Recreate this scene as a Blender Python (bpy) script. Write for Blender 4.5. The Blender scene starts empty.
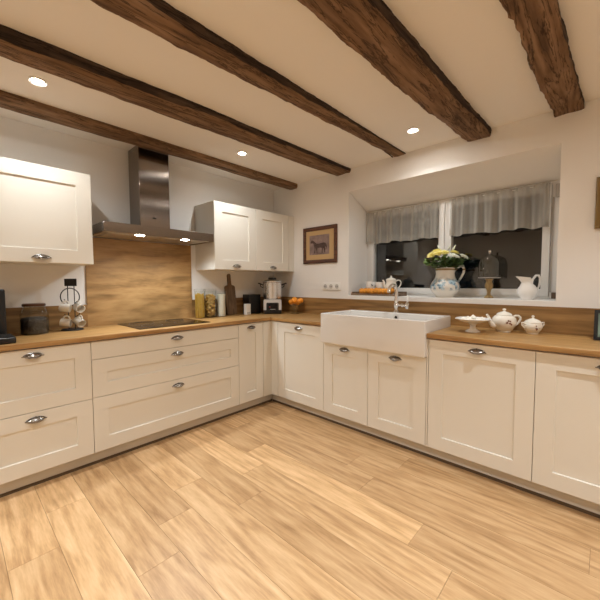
import bpy, bmesh, math, random
from math import sin, cos, pi, radians, sqrt
from mathutils import Vector, Matrix, noise
random.seed(7)
SC = bpy.context.scene
COL = SC.collection
ORI = {}                       # world origin of every parent

# ------------------------------------------------------------------ mesh helpers
class MB:
    def __init__(s): s.bm = bmesh.new()
    def face(s, pts, mi=0):
        f = s.bm.faces.new([s.bm.verts.new(p) for p in pts]); f.material_index = mi; return s
    def box(s, x0, x1, y0, y1, z0, z1, bev=0.0, seg=2, mi=0):
        b = bmesh.new()
        v = [b.verts.new((x, y, z)) for x in (x0, x1) for y in (y0, y1) for z in (z0, z1)]
        for q in ((0,1,3,2),(4,6,7,5),(0,4,5,1),(2,3,7,6),(0,2,6,4),(1,5,7,3)):
            b.faces.new([v[i] for i in q])
        if bev > 0: bmesh.ops.bevel(b, geom=list(b.edges), offset=bev, segments=seg, affect='EDGES', profile=.6)
        return s.take(b, mi)
    def take(s, b, mi=0, M=None):
        if M is not None: b.transform(M)
        mp = {v: s.bm.verts.new(v.co) for v in b.verts}
        for f in b.faces:
            try:
                g = s.bm.faces.new([mp[v] for v in f.verts]); g.material_index = mi if mi else f.material_index
            except ValueError: pass
        b.free(); return s
    def lathe(s, prof, c=(0,0,0), seg=32, M=None, mi=0, close=True):
        rings = []
        for r, z in prof:
            if r < 1e-6: rings.append([s.bm.verts.new(s._t((0,0,z), c, M))])
            else: rings.append([s.bm.verts.new(s._t((r*cos(2*pi*i/seg), r*sin(2*pi*i/seg), z), c, M)) for i in range(seg)])
        for a, b in zip(rings, rings[1:]):
            for i in range(seg):
                j = (i+1) % seg
                if len(a) == 1 and len(b) == 1: continue
                q = [a[0], b[j], b[i]] if len(a) == 1 else ([a[i], a[j], b[0]] if len(b) == 1 else [a[i], a[j], b[j], b[i]])
                f = s.bm.faces.new(q); f.material_index = mi
        return s
    def _t(s, p, c, M):
        p = Vector(p)
        if M is not None: p = M @ p
        return p + Vector(c)
    def tube(s, pts, r, seg=10, mi=0, caps=True, closed=False, flat=1.0):
        pts = [Vector(p) for p in pts]; n = len(pts)
        rr = r if isinstance(r, (list, tuple)) else [r]*n
        rings = []; nrm = None
        for i, p in enumerate(pts):
            if closed: t = pts[(i+1) % n]-pts[i-1]
            else: t = pts[min(i+1, n-1)]-pts[max(i-1, 0)]
            t.normalize()
            if nrm is None:
                nrm = t.cross(Vector((0,0,1)))
                if nrm.length < .1: nrm = t.cross(Vector((1,0,0)))
            nrm = (nrm - t*nrm.dot(t)).normalized(); bn = t.cross(nrm)
            rings.append([s.bm.verts.new(p + (nrm*cos(2*pi*k/seg) + bn*sin(2*pi*k/seg)*flat)*rr[i]) for k in range(seg)])
        for i in range(n if closed else n-1):
            a, b = rings[i], rings[(i+1) % n]
            for k in range(seg):
                j = (k+1) % seg
                f = s.bm.faces.new([a[k], a[j], b[j], b[k]]); f.material_index = mi
        if caps and not closed:
            for q in (rings[0][::-1], rings[-1]):
                f = s.bm.faces.new(q); f.material_index = mi
        return s
    def ball(s, c, r, sc=(1,1,1), seg=16, mi=0, jit=0, M=None):
        b = bmesh.new(); bmesh.ops.create_uvsphere(b, u_segments=seg, v_segments=max(6, seg*2//3), radius=r)
        for v in b.verts:
            k = 1+jit*noise.noise(v.co*(2.2/r)+Vector(c)*9) if jit else 1
            v.co = Vector((v.co.x*sc[0]*k, v.co.y*sc[1]*k, v.co.z*sc[2]*k))
            if M is not None: v.co = M @ v.co
            v.co += Vector(c)
        return s.take(b, mi)
    def prism(s, poly, f, d, mi=0):
        """poly: list of (u,v); f(u,v,w) -> world point; extruded 0..d along w"""
        n = len(poly)
        a = [s.bm.verts.new(f(u, v, 0)) for u, v in poly]; b = [s.bm.verts.new(f(u, v, d)) for u, v in poly]
        for q in [a[::-1], b]+[[a[i], a[(i+1) % n], b[(i+1) % n], b[i]] for i in range(n)]:
            g = s.bm.faces.new(q); g.material_index = mi
        return s

def root_origin(p): return ORI.get(p.name, Vector((0,0,0)))

def obj(name, mb, mats, parent=None, origin=None, smooth=True, angle=38, local=False):
    """link ONE mesh object; geometry is given in world coordinates unless local"""
    bm = mb.bm
    bmesh.ops.recalc_face_normals(bm, faces=list(bm.faces))
    if not local:
        if parent is not None: o_ = root_origin(parent)
        elif origin is not None: o_ = Vector(origin)
        elif len(bm.verts):
            xs = [v.co for v in bm.verts]
            o_ = Vector(((min(v.x for v in xs)+max(v.x for v in xs))/2, (min(v.y for v in xs)+max(v.y for v in xs))/2, min(v.z for v in xs)))
        else: o_ = Vector((0,0,0))
        bmesh.ops.translate(bm, verts=list(bm.verts), vec=-o_)
    else: o_ = Vector((0,0,0))
    me = bpy.data.meshes.new(name); bm.to_mesh(me); bm.free()
    for m in (mats if isinstance(mats, (list, tuple)) else [mats]): me.materials.append(m)
    if smooth:
        for p in me.polygons: p.use_smooth = True
        me.set_sharp_from_angle(angle=radians(angle))
    o = bpy.data.objects.new(name, me); COL.objects.link(o)
    if parent is not None:
        o.parent = parent; ORI[o.name] = root_origin(parent)
    else:
        o.location = o_; ORI[o.name] = o_
    return o

def tag(o, label=None, cat=None, group=None, kind=None):
    if label: o['label'] = label
    if cat: o['category'] = cat
    if group: o['group'] = group
    if kind: o['kind'] = kind
    return o

def thing(name, loc, label, cat, group=None):
    e = bpy.data.objects.new(name, None); COL.objects.link(e); e.empty_display_size = .05
    e.location = loc; ORI[e.name] = Vector(loc); return tag(e, label, cat, group)

def copy_tree(o, parent=None):
    c = o.copy(); COL.objects.link(c)
    if parent is not None: c.parent = parent
    for ch in [k for k in COL.objects if k.parent == o]: copy_tree(ch, c)
    return c

# ------------------------------------------------------------------ materials
def newmat(name):
    m = bpy.data.materials.new(name); m.use_nodes = True
    nt = m.node_tree; return m, nt, nt.nodes['Principled BSDF'], nt.nodes, nt.links
def basic(name, col, rough=.5, metal=0, bump=0, bscale=60, spec=None, coat=0, trans=0, var=0, vscale=6):
    m, nt, p, N, L = newmat(name)
    p.inputs['Base Color'].default_value = (*col, 1); p.inputs['Roughness'].default_value = rough; p.inputs['Metallic'].default_value = metal
    if spec is not None: p.inputs['Specular IOR Level'].default_value = spec
    if coat: p.inputs['Coat Weight'].default_value = coat
    tc = N.new('ShaderNodeTexCoord')
    if var:
        n = N.new('ShaderNodeTexNoise'); n.inputs['Scale'].default_value = vscale; n.inputs['Detail'].default_value = 4
        L.new(tc.outputs['Object'], n.inputs['Vector'])
        r = N.new('ShaderNodeValToRGB'); r.color_ramp.elements[0].position = .3; r.color_ramp.elements[1].position = .7
        r.color_ramp.elements[0].color = (*[c*(1-var) for c in col], 1); r.color_ramp.elements[1].color = (*[min(1, c*(1+var)) for c in col], 1)
        L.new(n.outputs['Fac'], r.inputs['Fac']); L.new(r.outputs['Color'], p.inputs['Base Color'])
    if bump:
        n = N.new('ShaderNodeTexNoise'); n.inputs['Scale'].default_value = bscale; n.inputs['Detail'].default_value = 5
        L.new(tc.outputs['Object'], n.inputs['Vector'])
        b = N.new('ShaderNodeBump'); b.inputs['Strength'].default_value = bump; b.inputs['Distance'].default_value = .01
        L.new(n.outputs['Fac'], b.inputs['Height']); L.new(b.outputs['Normal'], p.inputs['Normal'])
    return m
def math_node(N, L, op, a, b=None):
    n = N.new('ShaderNodeMath'); n.operation = op
    for i, v in enumerate((a, b)):
        if v is None: continue
        if isinstance(v, (int, float)): n.inputs[i].default_value = v
        else: L.new(v, n.inputs[i])
    return n.outputs[0]
def mixc(N, L, fac, a, b, mode='MIX'):
    n = N.new('ShaderNodeMix'); n.data_type = 'RGBA'; n.blend_type = mode
    for sock, v in ((n.inputs['Factor'], fac), (n.inputs['A'], a), (n.inputs['B'], b)):
        if isinstance(v, (int, float)): sock.default_value = v
        elif isinstance(v, tuple): sock.default_value = (*v, 1)
        else: L.new(v, sock)
    return n.outputs['Result']
def wood(name, dark, mid, light, axis='x', rough=.45, ring=5.0, sc=(3.0, .45), fine=60, knots=.5, bump=.05, plank_attr=False, ringw=.35, crack=0, spec=.5, finew=.35, kr_=(.03,.3), kscale=1.3):
    m, nt, p, N, L = newmat(name)
    tc = N.new('ShaderNodeTexCoord'); mp = N.new('ShaderNodeMapping')
    v = tc.outputs['Object']
    if plank_attr:
        at = N.new('ShaderNodeAttribute'); at.attribute_name = 'plank'
        sc_ = N.new('ShaderNodeVectorMath'); sc_.operation = 'SCALE'; sc_.inputs['Scale'].default_value = 17
        L.new(at.outputs['Color'], sc_.inputs[0])
        ad = N.new('ShaderNodeVectorMath'); L.new(v, ad.inputs[0]); L.new(sc_.outputs[0], ad.inputs[1]); v = ad.outputs[0]
    L.new(v, mp.inputs['Vector'])
    a, b = sc
    mp.inputs['Scale'].default_value = {'x': (b, a, a), 'y': (a, b, a), 'z': (a, a, b)}[axis]
    def nz(scale, detail=3, rgh=.5, dist=0):
        n = N.new('ShaderNodeTexNoise'); n.inputs['Scale'].default_value = scale; n.inputs['Detail'].default_value = detail
        n.inputs['Roughness'].default_value = rgh; n.inputs['Distortion'].default_value = dist
        L.new(mp.outputs[0], n.inputs['Vector']); return n.outputs['Fac']
    big = nz(1.0, 2, .45, .3)
    rg = math_node(N, L, 'SINE', math_node(N, L, 'MULTIPLY', big, ring*6.28*2))
    rg = math_node(N, L, 'MULTIPLY_ADD', rg, .5); rg.node.inputs[2].default_value = .5
    fn = nz(fine/sc[0], 4, .6)
    md = nz(4, 4, .6)
    f = math_node(N, L, 'ADD', math_node(N, L, 'MULTIPLY', rg, ringw), math_node(N, L, 'MULTIPLY', md, .9-ringw))
    f = math_node(N, L, 'ADD', f, math_node(N, L, 'MULTIPLY', fn, finew))
    if finew < .35: f = math_node(N, L, 'ADD', f, (.35-finew)*.5)
    r = N.new('ShaderNodeValToRGB'); e = r.color_ramp.elements
    e[0].position = .28; e[0].color = (*dark, 1); e[1].position = .95; e[1].color = (*light, 1)
    k = e.new(.6); k.color = (*mid, 1)
    L.new(f, r.inputs['Fac']); c = r.outputs['Color']
    if knots:
        vo = N.new('ShaderNodeTexVoronoi'); vo.inputs['Scale'].default_value = kscale; vo.inputs['Randomness'].default_value = 1
        wp = N.new('ShaderNodeVectorMath'); L.new(mp.outputs[0], wp.inputs[0])
        wn = N.new('ShaderNodeTexNoise'); wn.inputs['Scale'].default_value = 3; L.new(mp.outputs[0], wn.inputs['Vector'])
        ws = N.new('ShaderNodeVectorMath'); ws.operation = 'SCALE'; ws.inputs['Scale'].default_value = .35
        L.new(wn.outputs['Color'], ws.inputs[0]); L.new(ws.outputs[0], wp.inputs[1]); L.new(wp.outputs[0], vo.inputs['Vector'])
        kr = N.new('ShaderNodeValToRGB'); kr.color_ramp.elements[0].position = kr_[0]; kr.color_ramp.elements[0].color = (knots, knots, knots, 1)
        kr.color_ramp.elements[1].position = kr_[1]; kr.color_ramp.elements[1].color = (0,0,0,1)
        L.new(vo.outputs['Distance'], kr.inputs['Fac']); c = mixc(N, L, kr.outputs['Color'], c, dark)
    if plank_attr:
        sp = N.new('ShaderNodeSeparateColor'); L.new(at.outputs['Color'], sp.inputs[0])
        tr = N.new('ShaderNodeValToRGB'); tr.color_ramp.elements[0].color = (.80,.77,.74,1); tr.color_ramp.elements[1].color = (1.1,1.1,1.1,1)
        L.new(sp.outputs[0], tr.inputs['Fac']); c = mixc(N, L, 1.0, c, tr.outputs['Color'], 'MULTIPLY')
    if crack:
        cn = nz(2.2, 6, .65, .6); cr = N.new('ShaderNodeValToRGB')
        ee = cr.color_ramp.elements; ee[0].position = .47; ee[0].color = (0,0,0,1); ee[1].position = .53; ee[1].color = (0,0,0,1)
        q = ee.new(.5); q.color = (crack, crack, crack, 1)
        L.new(cn, cr.inputs['Fac']); c = mixc(N, L, cr.outputs['Color'], c, tuple(x*.25 for x in dark))
    L.new(c, p.inputs['Base Color']); p.inputs['Roughness'].default_value = rough; p.inputs['Specular IOR Level'].default_value = spec
    if bump:
        bp_ = N.new('ShaderNodeBump'); bp_.inputs['Strength'].default_value = bump; bp_.inputs['Distance'].default_value = .01
        L.new(f, bp_.inputs['Height']); L.new(bp_.outputs['Normal'], p.inputs['Normal'])
    return m
def glass(name, tint=(.97,.98,.97), ior=1.5, rough=.01, boost=1.0):
    m, nt, p, N, L = newmat(name); N.remove(p)
    out = N['Material Output']; t = N.new('ShaderNodeBsdfTransparent'); t.inputs[0].default_value = (*tint, 1)
    g = N.new('ShaderNodeBsdfGlossy'); g.inputs['Roughness'].default_value = rough
    lw = N.new('ShaderNodeLayerWeight'); f0 = ((ior-1)/(ior+1))**2*boost
    fc = math_node(N, L, 'MULTIPLY_ADD', math_node(N, L, 'POWER', lw.outputs['Facing'], 4.0), .75); fc.node.inputs[2].default_value = f0
    mx = N.new('ShaderNodeMixShader'); L.new(fc, mx.inputs[0]); L.new(t.outputs[0], mx.inputs[1]); L.new(g.outputs[0], mx.inputs[2])
    L.new(mx.outputs[0], out.inputs['Surface']); return m
def emit(name, col, st):
    m, nt, p, N, L = newmat(name); p.inputs['Base Color'].default_value = (.8,.8,.8,1)
    p.inputs['Emission Color'].default_value = (*col, 1); p.inputs['Emission Strength'].default_value = st; return m

M_WALL = basic('wall_paint', (.81,.79,.765), .85, bump=.10, bscale=14)
M_CEIL = basic('ceiling_paint', (.83,.80,.76), .9, bump=.12, bscale=9)
M_CAB = basic('cream_cabinet_paint', (.76,.73,.66), .38, bump=.01, bscale=90)
M_CARC = basic('cabinet_carcass', (.70,.67,.61), .5)
M_KICK = basic('plinth_shaded_cream', (.60,.57,.52), .45)  # cabinet cream, darkened for the shade under the units
M_FLOOR = wood('oak_laminate', (.30,.155,.062), (.57,.355,.175), (.78,.54,.31), 'y', .36, ring=3.2, sc=(8.5,.85), fine=170, knots=.8, bump=.012, plank_attr=True, ringw=.17, finew=.31, kr_=(.02,.15), kscale=1.0)
M_GROOVE = basic('floor_groove', (.20,.11,.05), .7)
M_WTX = wood('oak_worktop_along_wall', (.20,.098,.028), (.36,.195,.065), (.52,.315,.125), 'x', .42, ring=2, sc=(14,.8), fine=120, knots=.2, bump=.03, ringw=.15)
M_WTY = wood('oak_worktop_window_side', (.20,.098,.028), (.36,.195,.065), (.52,.315,.125), 'y', .42, ring=2, sc=(14,.8), fine=120, knots=.2, bump=.03, ringw=.15)
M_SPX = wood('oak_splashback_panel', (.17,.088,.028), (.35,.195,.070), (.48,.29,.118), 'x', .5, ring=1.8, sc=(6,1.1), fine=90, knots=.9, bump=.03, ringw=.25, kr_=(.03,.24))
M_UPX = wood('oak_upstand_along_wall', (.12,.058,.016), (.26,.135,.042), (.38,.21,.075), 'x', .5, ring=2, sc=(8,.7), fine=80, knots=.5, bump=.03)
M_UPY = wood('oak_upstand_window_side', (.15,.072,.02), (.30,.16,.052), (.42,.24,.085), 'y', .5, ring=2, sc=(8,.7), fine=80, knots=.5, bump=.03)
M_BEAM = wood('old_dark_beam', (.052,.029,.016), (.185,.107,.060), (.32,.20,.12), 'x', .8, ring=3, sc=(9,.9), fine=45, knots=.5, bump=.5, ringw=.22, crack=.8, spec=.2)
M_BOARD = wood('walnut_board', (.065,.038,.018), (.15,.09,.045), (.24,.15,.08), 'z', .5, ring=2, sc=(12,1.5), fine=90, knots=.2)
M_TRAY = wood('weathered_tray_wood', (.09,.055,.03), (.19,.12,.07), (.28,.19,.12), 'y', .7, ring=2, sc=(15,2), fine=90, knots=.2)
M_FRAME = wood('mahogany_frame', (.035,.012,.006), (.085,.028,.013), (.14,.05,.022), 'y', .35, ring=2, sc=(20,2), fine=90, knots=0)
M_GFRAME = wood('gilt_brown_frame', (.10,.058,.012), (.18,.11,.03), (.26,.17,.05), 'z', .4, ring=2, sc=(20,2), fine=90, knots=0)
M_TURN = wood('turned_gilt_wood', (.20,.12,.04), (.36,.23,.085), (.50,.34,.14), 'z', .4, ring=2, sc=(20,4), fine=90, knots=0)
M_CER = basic('white_fireclay', (.86,.85,.83), .12, coat=.4)
M_POR = basic('cream_porcelain', (.84,.80,.72), .18, coat=.4)
M_MUG = basic('white_enamel', (.80,.78,.73), .25)
M_CHROME = basic('chrome', (.82,.82,.82), .08, 1)
M_PEWTER = basic('pewter_handle', (.34,.32,.30), .22, 1)
M_STEELPOT = basic('polished_steel', (.74,.74,.74), .24, 1)
M_SILVER = basic('silver_plastic', (.62,.61,.60), .35, .3)
M_BLACK = basic('black_plastic', (.008,.008,.009), .35)
M_MATT = basic('matt_black_metal', (.010,.010,.011), .6)
M_HOB = basic('black_ceramic_glass', (.006,.005,.005), .09, spec=.5)
M_PVC = basic('white_window_frame', (.80,.79,.77), .35)
M_SOCK = basic('white_socket_plastic', (.82,.81,.78), .35)
M_HOLE = basic('socket_recess', (.50,.48,.45), .6)
M_DARK = basic('dark_recess', (.02,.018,.015), .8)
M_STRIP = basic('dark_brown_strip', (.10,.065,.036), .6)  # dark brown strip along the floor line below the plinth
M_GLASS = glass('clear_glass')
M_PANE = glass('window_pane', (.93,.95,.94), 1.52, .004, 1.6)
M_ORANGE = basic('orange_peel', (.88,.31,.02), .45, bump=.1, bscale=120)
M_LANTERN = basic('papery_orange', (.72,.29,.03), .6, bump=.3, bscale=50, var=.25, vscale=40)
M_PASTA = basic('dry_spaghetti', (.62,.38,.06), .6)
M_PASTA2 = basic('dry_short_pasta', (.58,.36,.09), .6)
M_FLOUR = basic('white_flour', (.82,.78,.69), .95)
M_BEANS = basic('dark_beans', (.015,.009,.006), .5, bump=1.0, bscale=60)
M_LEAF = basic('dark_green_leaf', (.055,.105,.030), .5, var=.5, vscale=20)
M_LEAF2 = basic('mid_green_leaf', (.15,.24,.07), .5, var=.4, vscale=20)
M_YEL = basic('yellow_petals', (.90,.82,.32), .7)
M_WPET = basic('white_petals', (.80,.82,.72), .7)
M_MERING = basic('meringue', (.86,.82,.74), .7, bump=.3, bscale=40)
M_MAT = basic('picture_mat_buff', (.52,.35,.17), .9)
M_PRINT = basic('print_ground', (.24,.17,.15), .9, var=.35, vscale=14)
M_HORSE = basic('print_horse_bay', (.085,.052,.045), .9, var=.4, vscale=40)
M_SCREEN = basic('green_grey_photo', (.17,.24,.19), .25, var=.4, vscale=9)
M_COPPER = basic('copper_lid', (.10,.045,.025), .35, .6)
M_RUST = basic('rose_motif_brown', (.20,.085,.05), .6)
M_BADGE = basic('dark_badge', (.03,.025,.022), .4)
M_GREY = basic('hinge_grey', (.45,.42,.39), .4, .3)
M_BROWNM = basic('hinge_brown', (.13,.08,.05), .5)

def brushed(name, col, rough, an, rot):
    m, nt, p, N, L = newmat(name)
    p.inputs['Base Color'].default_value = (*col, 1); p.inputs['Metallic'].default_value = 1
    p.inputs['Roughness'].default_value = rough; p.inputs['Anisotropic'].default_value = an; p.inputs['Anisotropic Rotation'].default_value = rot
    tg = N.new('ShaderNodeTangent'); tg.direction_type = 'RADIAL'; tg.axis = 'Z'; L.new(tg.outputs[0], p.inputs['Tangent']); return m
M_HOOD = brushed('brushed_steel', (.30,.265,.24), .23, 1.0, 0.0)
M_HOODU = basic('hood_filter_steel', (.62,.58,.52), .35, .8)

# sheer curtain
M_CURT, _nt, _p, _N, _L = newmat('sheer_linen')
_N.remove(_p)
_d = _N.new('ShaderNodeBsdfDiffuse'); _t = _N.new('ShaderNodeBsdfTranslucent'); _tr = _N.new('ShaderNodeBsdfTransparent')
_tc = _N.new('ShaderNodeTexCoord'); _n1 = _N.new('ShaderNodeTexNoise'); _n1.inputs['Scale'].default_value = 220; _L.new(_tc.outputs['Object'], _n1.inputs['Vector'])
_r = _N.new('ShaderNodeValToRGB'); _r.color_ramp.elements[0].color = (.46,.44,.40,1); _r.color_ramp.elements[1].color = (.66,.64,.59,1)
_L.new(_n1.outputs['Fac'], _r.inputs['Fac'])
for _x in (_d, _t): _L.new(_r.outputs['Color'], _x.inputs['Color'])
_m1 = _N.new('ShaderNodeMixShader'); _m1.inputs[0].default_value = .3; _L.new(_d.outputs[0], _m1.inputs[1]); _L.new(_t.outputs[0], _m1.inputs[2])
_m2 = _N.new('ShaderNodeMixShader'); _lw = _N.new('ShaderNodeLayerWeight'); _mr = _N.new('ShaderNodeMapRange'); _mr.inputs['From Max'].default_value = .55; _mr.inputs['To Min'].default_value = .50; _mr.inputs['To Max'].default_value = .06; _L.new(_lw.outputs['Facing'], _mr.inputs['Value']); _L.new(_mr.outputs[0], _m2.inputs[0]); _L.new(_m1.outputs[0], _m2.inputs[1]); _L.new(_tr.outputs[0], _m2.inputs[2])
_L.new(_m2.outputs[0], _N['Material Output'].inputs['Surface'])
M_HEM = basic('linen_hem', (.60,.57,.50), .9)

# painted flower jug: white glaze, blue flowers on the belly, gilt band at the neck
M_JUG, _nt, _p, _N, _L = newmat('painted_jug_glaze')
_p.inputs['Roughness'].default_value = .15
_tc = _N.new('ShaderNodeTexCoord'); _sx = _N.new('ShaderNodeSeparateXYZ'); _L.new(_tc.outputs['Object'], _sx.inputs[0])
_vo = _N.new('ShaderNodeTexNoise'); _vo.inputs['Scale'].default_value = 26; _vo.inputs['Detail'].default_value = 3; _L.new(_tc.outputs['Object'], _vo.inputs['Vector'])
_r1 = _N.new('ShaderNodeValToRGB'); _e = _r1.color_ramp.elements; _e[0].position = .42; _e[0].color = (0,0,0,1); _e[1].position = .52; _e[1].color = (1,1,1,1); _L.new(_vo.outputs['Fac'], _r1.inputs['Fac'])
_zr = _N.new('ShaderNodeValToRGB'); _e = _zr.color_ramp.elements; _e[0].position = .20; _e[0].color = (0,0,0,1); _e[1].position = .74; _e[1].color = (0,0,0,1)
for _pos, _c in ((.30, 1), (.52, 1), (.62, .25)): _q = _e.new(_pos); _q.color = (_c, _c, _c, 1)
_L.new(math_node(_N, _L, 'DIVIDE', _sx.outputs['Z'], .27), _zr.inputs['Fac'])
_blue = _N.new('ShaderNodeTexNoise'); _blue.inputs['Scale'].default_value = 40; _L.new(_tc.outputs['Object'], _blue.inputs['Vector'])
_br = _N.new('ShaderNodeValToRGB'); _br.color_ramp.elements[0].position = .4; _br.color_ramp.elements[1].position = .6
_br.color_ramp.elements[0].color = (.12,.20,.26,1); _br.color_ramp.elements[1].color = (.42,.58,.68,1); _L.new(_blue.outputs['Fac'], _br.inputs['Fac'])
_fac = math_node(_N, _L, 'MULTIPLY', _r1.outputs['Color'], _zr.outputs['Color'])
_c1 = mixc(_N, _L, _fac, (.80,.77,.71), _br.outputs['Color'])
_gb = _N.new('ShaderNodeValToRGB'); _e = _gb.color_ramp.elements; _e[0].position = .84; _e[0].color = (0,0,0,1); _e[1].position = .92; _e[1].color = (0,0,0,1)
for _pos in (.86, .90): _q = _e.new(_pos); _q.color = (1,1,1,1)
_L.new(math_node(_N, _L, 'DIVIDE', _sx.outputs['Z'], .27), _gb.inputs['Fac'])
_L.new(mixc(_N, _L, _gb.outputs['Color'], _c1, (.30,.20,.10)), _p.inputs['Base Color'])

LAMP_COL = (.985, 1.06, 1.09)
M_LED = emit('spot_led', (1,.94,.85), 380)
M_HLED = emit('hood_led', (1,.95,.86), 45)

# ------------------------------------------------------------------ room dimensions
ZC = 2.354; WX = .55; WY = .55; XL = -4.3; YF = -5.0
NY1, NY2 = -.554, -2.214; NX = .90; ZS = 1.103; NZT = 2.135; NZI = 1.985

def structure(name, mb, mat, smooth=False):
    o = obj(name, mb, mat, origin=(0,0,0), smooth=smooth); o['kind'] = 'structure'; return o

# floor: planks 0.185 wide running towards the hob wall, joints as in the room
m = MB(); m.box(XL-.05, WX+.6, YF-.05, WY+.05, -.06, -.004, mi=1)
pl = m.bm.loops.layers.float_color.new('plank')
W = .1855; X0 = -1.900
joints = {1: -1.060, 2: -.830, 3: -.620, 4: -1.006, 5: -.785, 6: -1.815, 7: -1.421, 8: -2.445, 9: -1.488, 0: -.30, -1: -.62}
LP = 1.231; g = .0007
for c in range(-14, 14):
    xa = X0 + (c-0)*W; xb = xa + W
    if xb < XL or xa > WX: continue
    j0 = joints.get(c, random.uniform(-2, -.6))
    y = j0 + LP*math.ceil((WY-j0)/LP)
    while y > YF:
        ya, yb = max(y-LP, YF), min(y, WY)
        if yb-ya > .01:
            tone = (random.random(), random.random(), random.random(), 1)
            A = [(xa+g, ya+g, 0), (xb-g, ya+g, 0), (xb-g, yb-g, 0), (xa+g, yb-g, 0)]
            Bq = [(p[0], p[1], -.004) for p in A]
            for q in [A]+[[A[i], Bq[i], Bq[(i+1) % 4], A[(i+1) % 4]] for i in range(4)]:
                f = m.bm.faces.new([m.bm.verts.new(v) for v in q])
                for lp in f.loops: lp[pl] = tone
        y -= LP
structure('floor', m, [M_FLOOR, M_GROOVE])
structure('ceiling', MB().box(XL-.1, WX+.6, YF-.1, WY+.1, ZC, ZC+.12), M_CEIL)
structure('wall_back', MB().box(XL-.1, WX+.6, WY, WY+.12, -.06, ZC+.1), M_WALL)
structure('wall_left', MB().box(XL-.12, XL, YF-.1, WY+.1, -.06, ZC+.1), M_WALL)
structure('wall_front', MB().box(XL-.1, WX+.6, YF-.12, YF, -.06, ZC+.1), M_WALL)
# window wall with deep reveal, sloping soffit and painted sill
m = MB(); XO = 1.02
H = [(NY1, ZS), (NY1, NZT), (NY2, NZT), (NY2, ZS)]            # opening at the room face
I = [(NY1, ZS), (NY1, NZI), (NY2, NZI), (NY2, ZS)]            # opening at the frame
O_ = [(WY, -.06), (WY, ZC+.1), (YF, ZC+.1), (YF, -.06)]
for i in range(4):
    j = (i+1) % 4
    m.face([(WX, *O_[i]), (WX, *O_[j]), (WX, *H[j]), (WX, *H[i])])
    m.face([(WX, *H[i]), (WX, *H[j]), (NX, *I[j]), (NX, *I[i])])
    m.face([(NX, *I[i]), (NX, *I[j]), (XO, *I[j]), (XO, *I[i])])
    m.face([(XO, *I[i]), (XO, *I[j]), (XO, *O_[j]), (XO, *O_[i])])
    m.face([(XO, *O_[i]), (XO, *O_[j]), (WX, *O_[j]), (WX, *O_[i])])
bmesh.ops.remove_doubles(m.bm, verts=list(m.bm.verts), dist=1e-5)
structure('wall_right', m, M_WALL)

# ------------------------------------------------------------------ window
win = bpy.data.objects.new('window_1', None); COL.objects.link(win); win.location = (NX, (NY1+NY2)/2, ZS); ORI['window_1'] = Vector(win.location); win['kind'] = 'structure'
m = MB(); FX0, FX1 = NX+.002, NX+.075
e = .0005
m.box(FX0, FX1, NY1-.03, NY1-e, ZS+e, NZI-e, .003); m.box(FX0, FX1, NY2+e, NY2+.0745, ZS+e, NZI-e, .003)
m.box(FX0, FX1, NY2+.0745, NY1-.03, ZS+e, ZS+.0215, .003); m.box(FX0, FX1, NY2+.0745, NY1-.03, NZI-.0215, NZI-e, .003)
obj('window_frame', m, M_PVC, win)
def sash(y0, y1, sl, sr):
    z0, z1 = ZS+.022, NZI-.022; m = MB(); x0, x1 = NX-.012, NX+.055; bt = .052
    m.box(x0, x1, y1-sl, y1, z0, z1, .004); m.box(x0, x1, y0, y0+sr, z0, z1, .004)
    m.box(x0+.001, x1, y0+sr, y1-sl, z0, z0+bt, .004); m.box(x0+.001, x1, y0+sr, y1-sl, z1-bt, z1, .004)
    s = obj('sash', m, M_PVC, win)
    obj('pane', MB().box(NX+.028, NX+.032, y0+sr-.005, y1-sl+.005, z0+bt-.005, z1-bt+.005), M_PANE, s)
sash(-1.364, NY1-.032, .052, .052)
sash(NY2+.076, -1.368, .058, .050)
m = MB()
m.box(NX-.014, NX+.004, NY2+.030, NY2+.058, ZS+.004, ZS+.050, .003); obj('hinge', m, M_BROWNM, win)
m = MB()
m.box(NX-.016, NX+.006, NY2+.028, NY2+.054, NZI-.125, NZI-.028, .006); obj('hinge', m, M_GREY, win)
m = MB()
m.box(NX-.004, NX+.004, NY2+.060, NY2+.070, ZS+.05, NZI-.12, .002); obj('gasket_strip', m, M_GREY, win)

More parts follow.
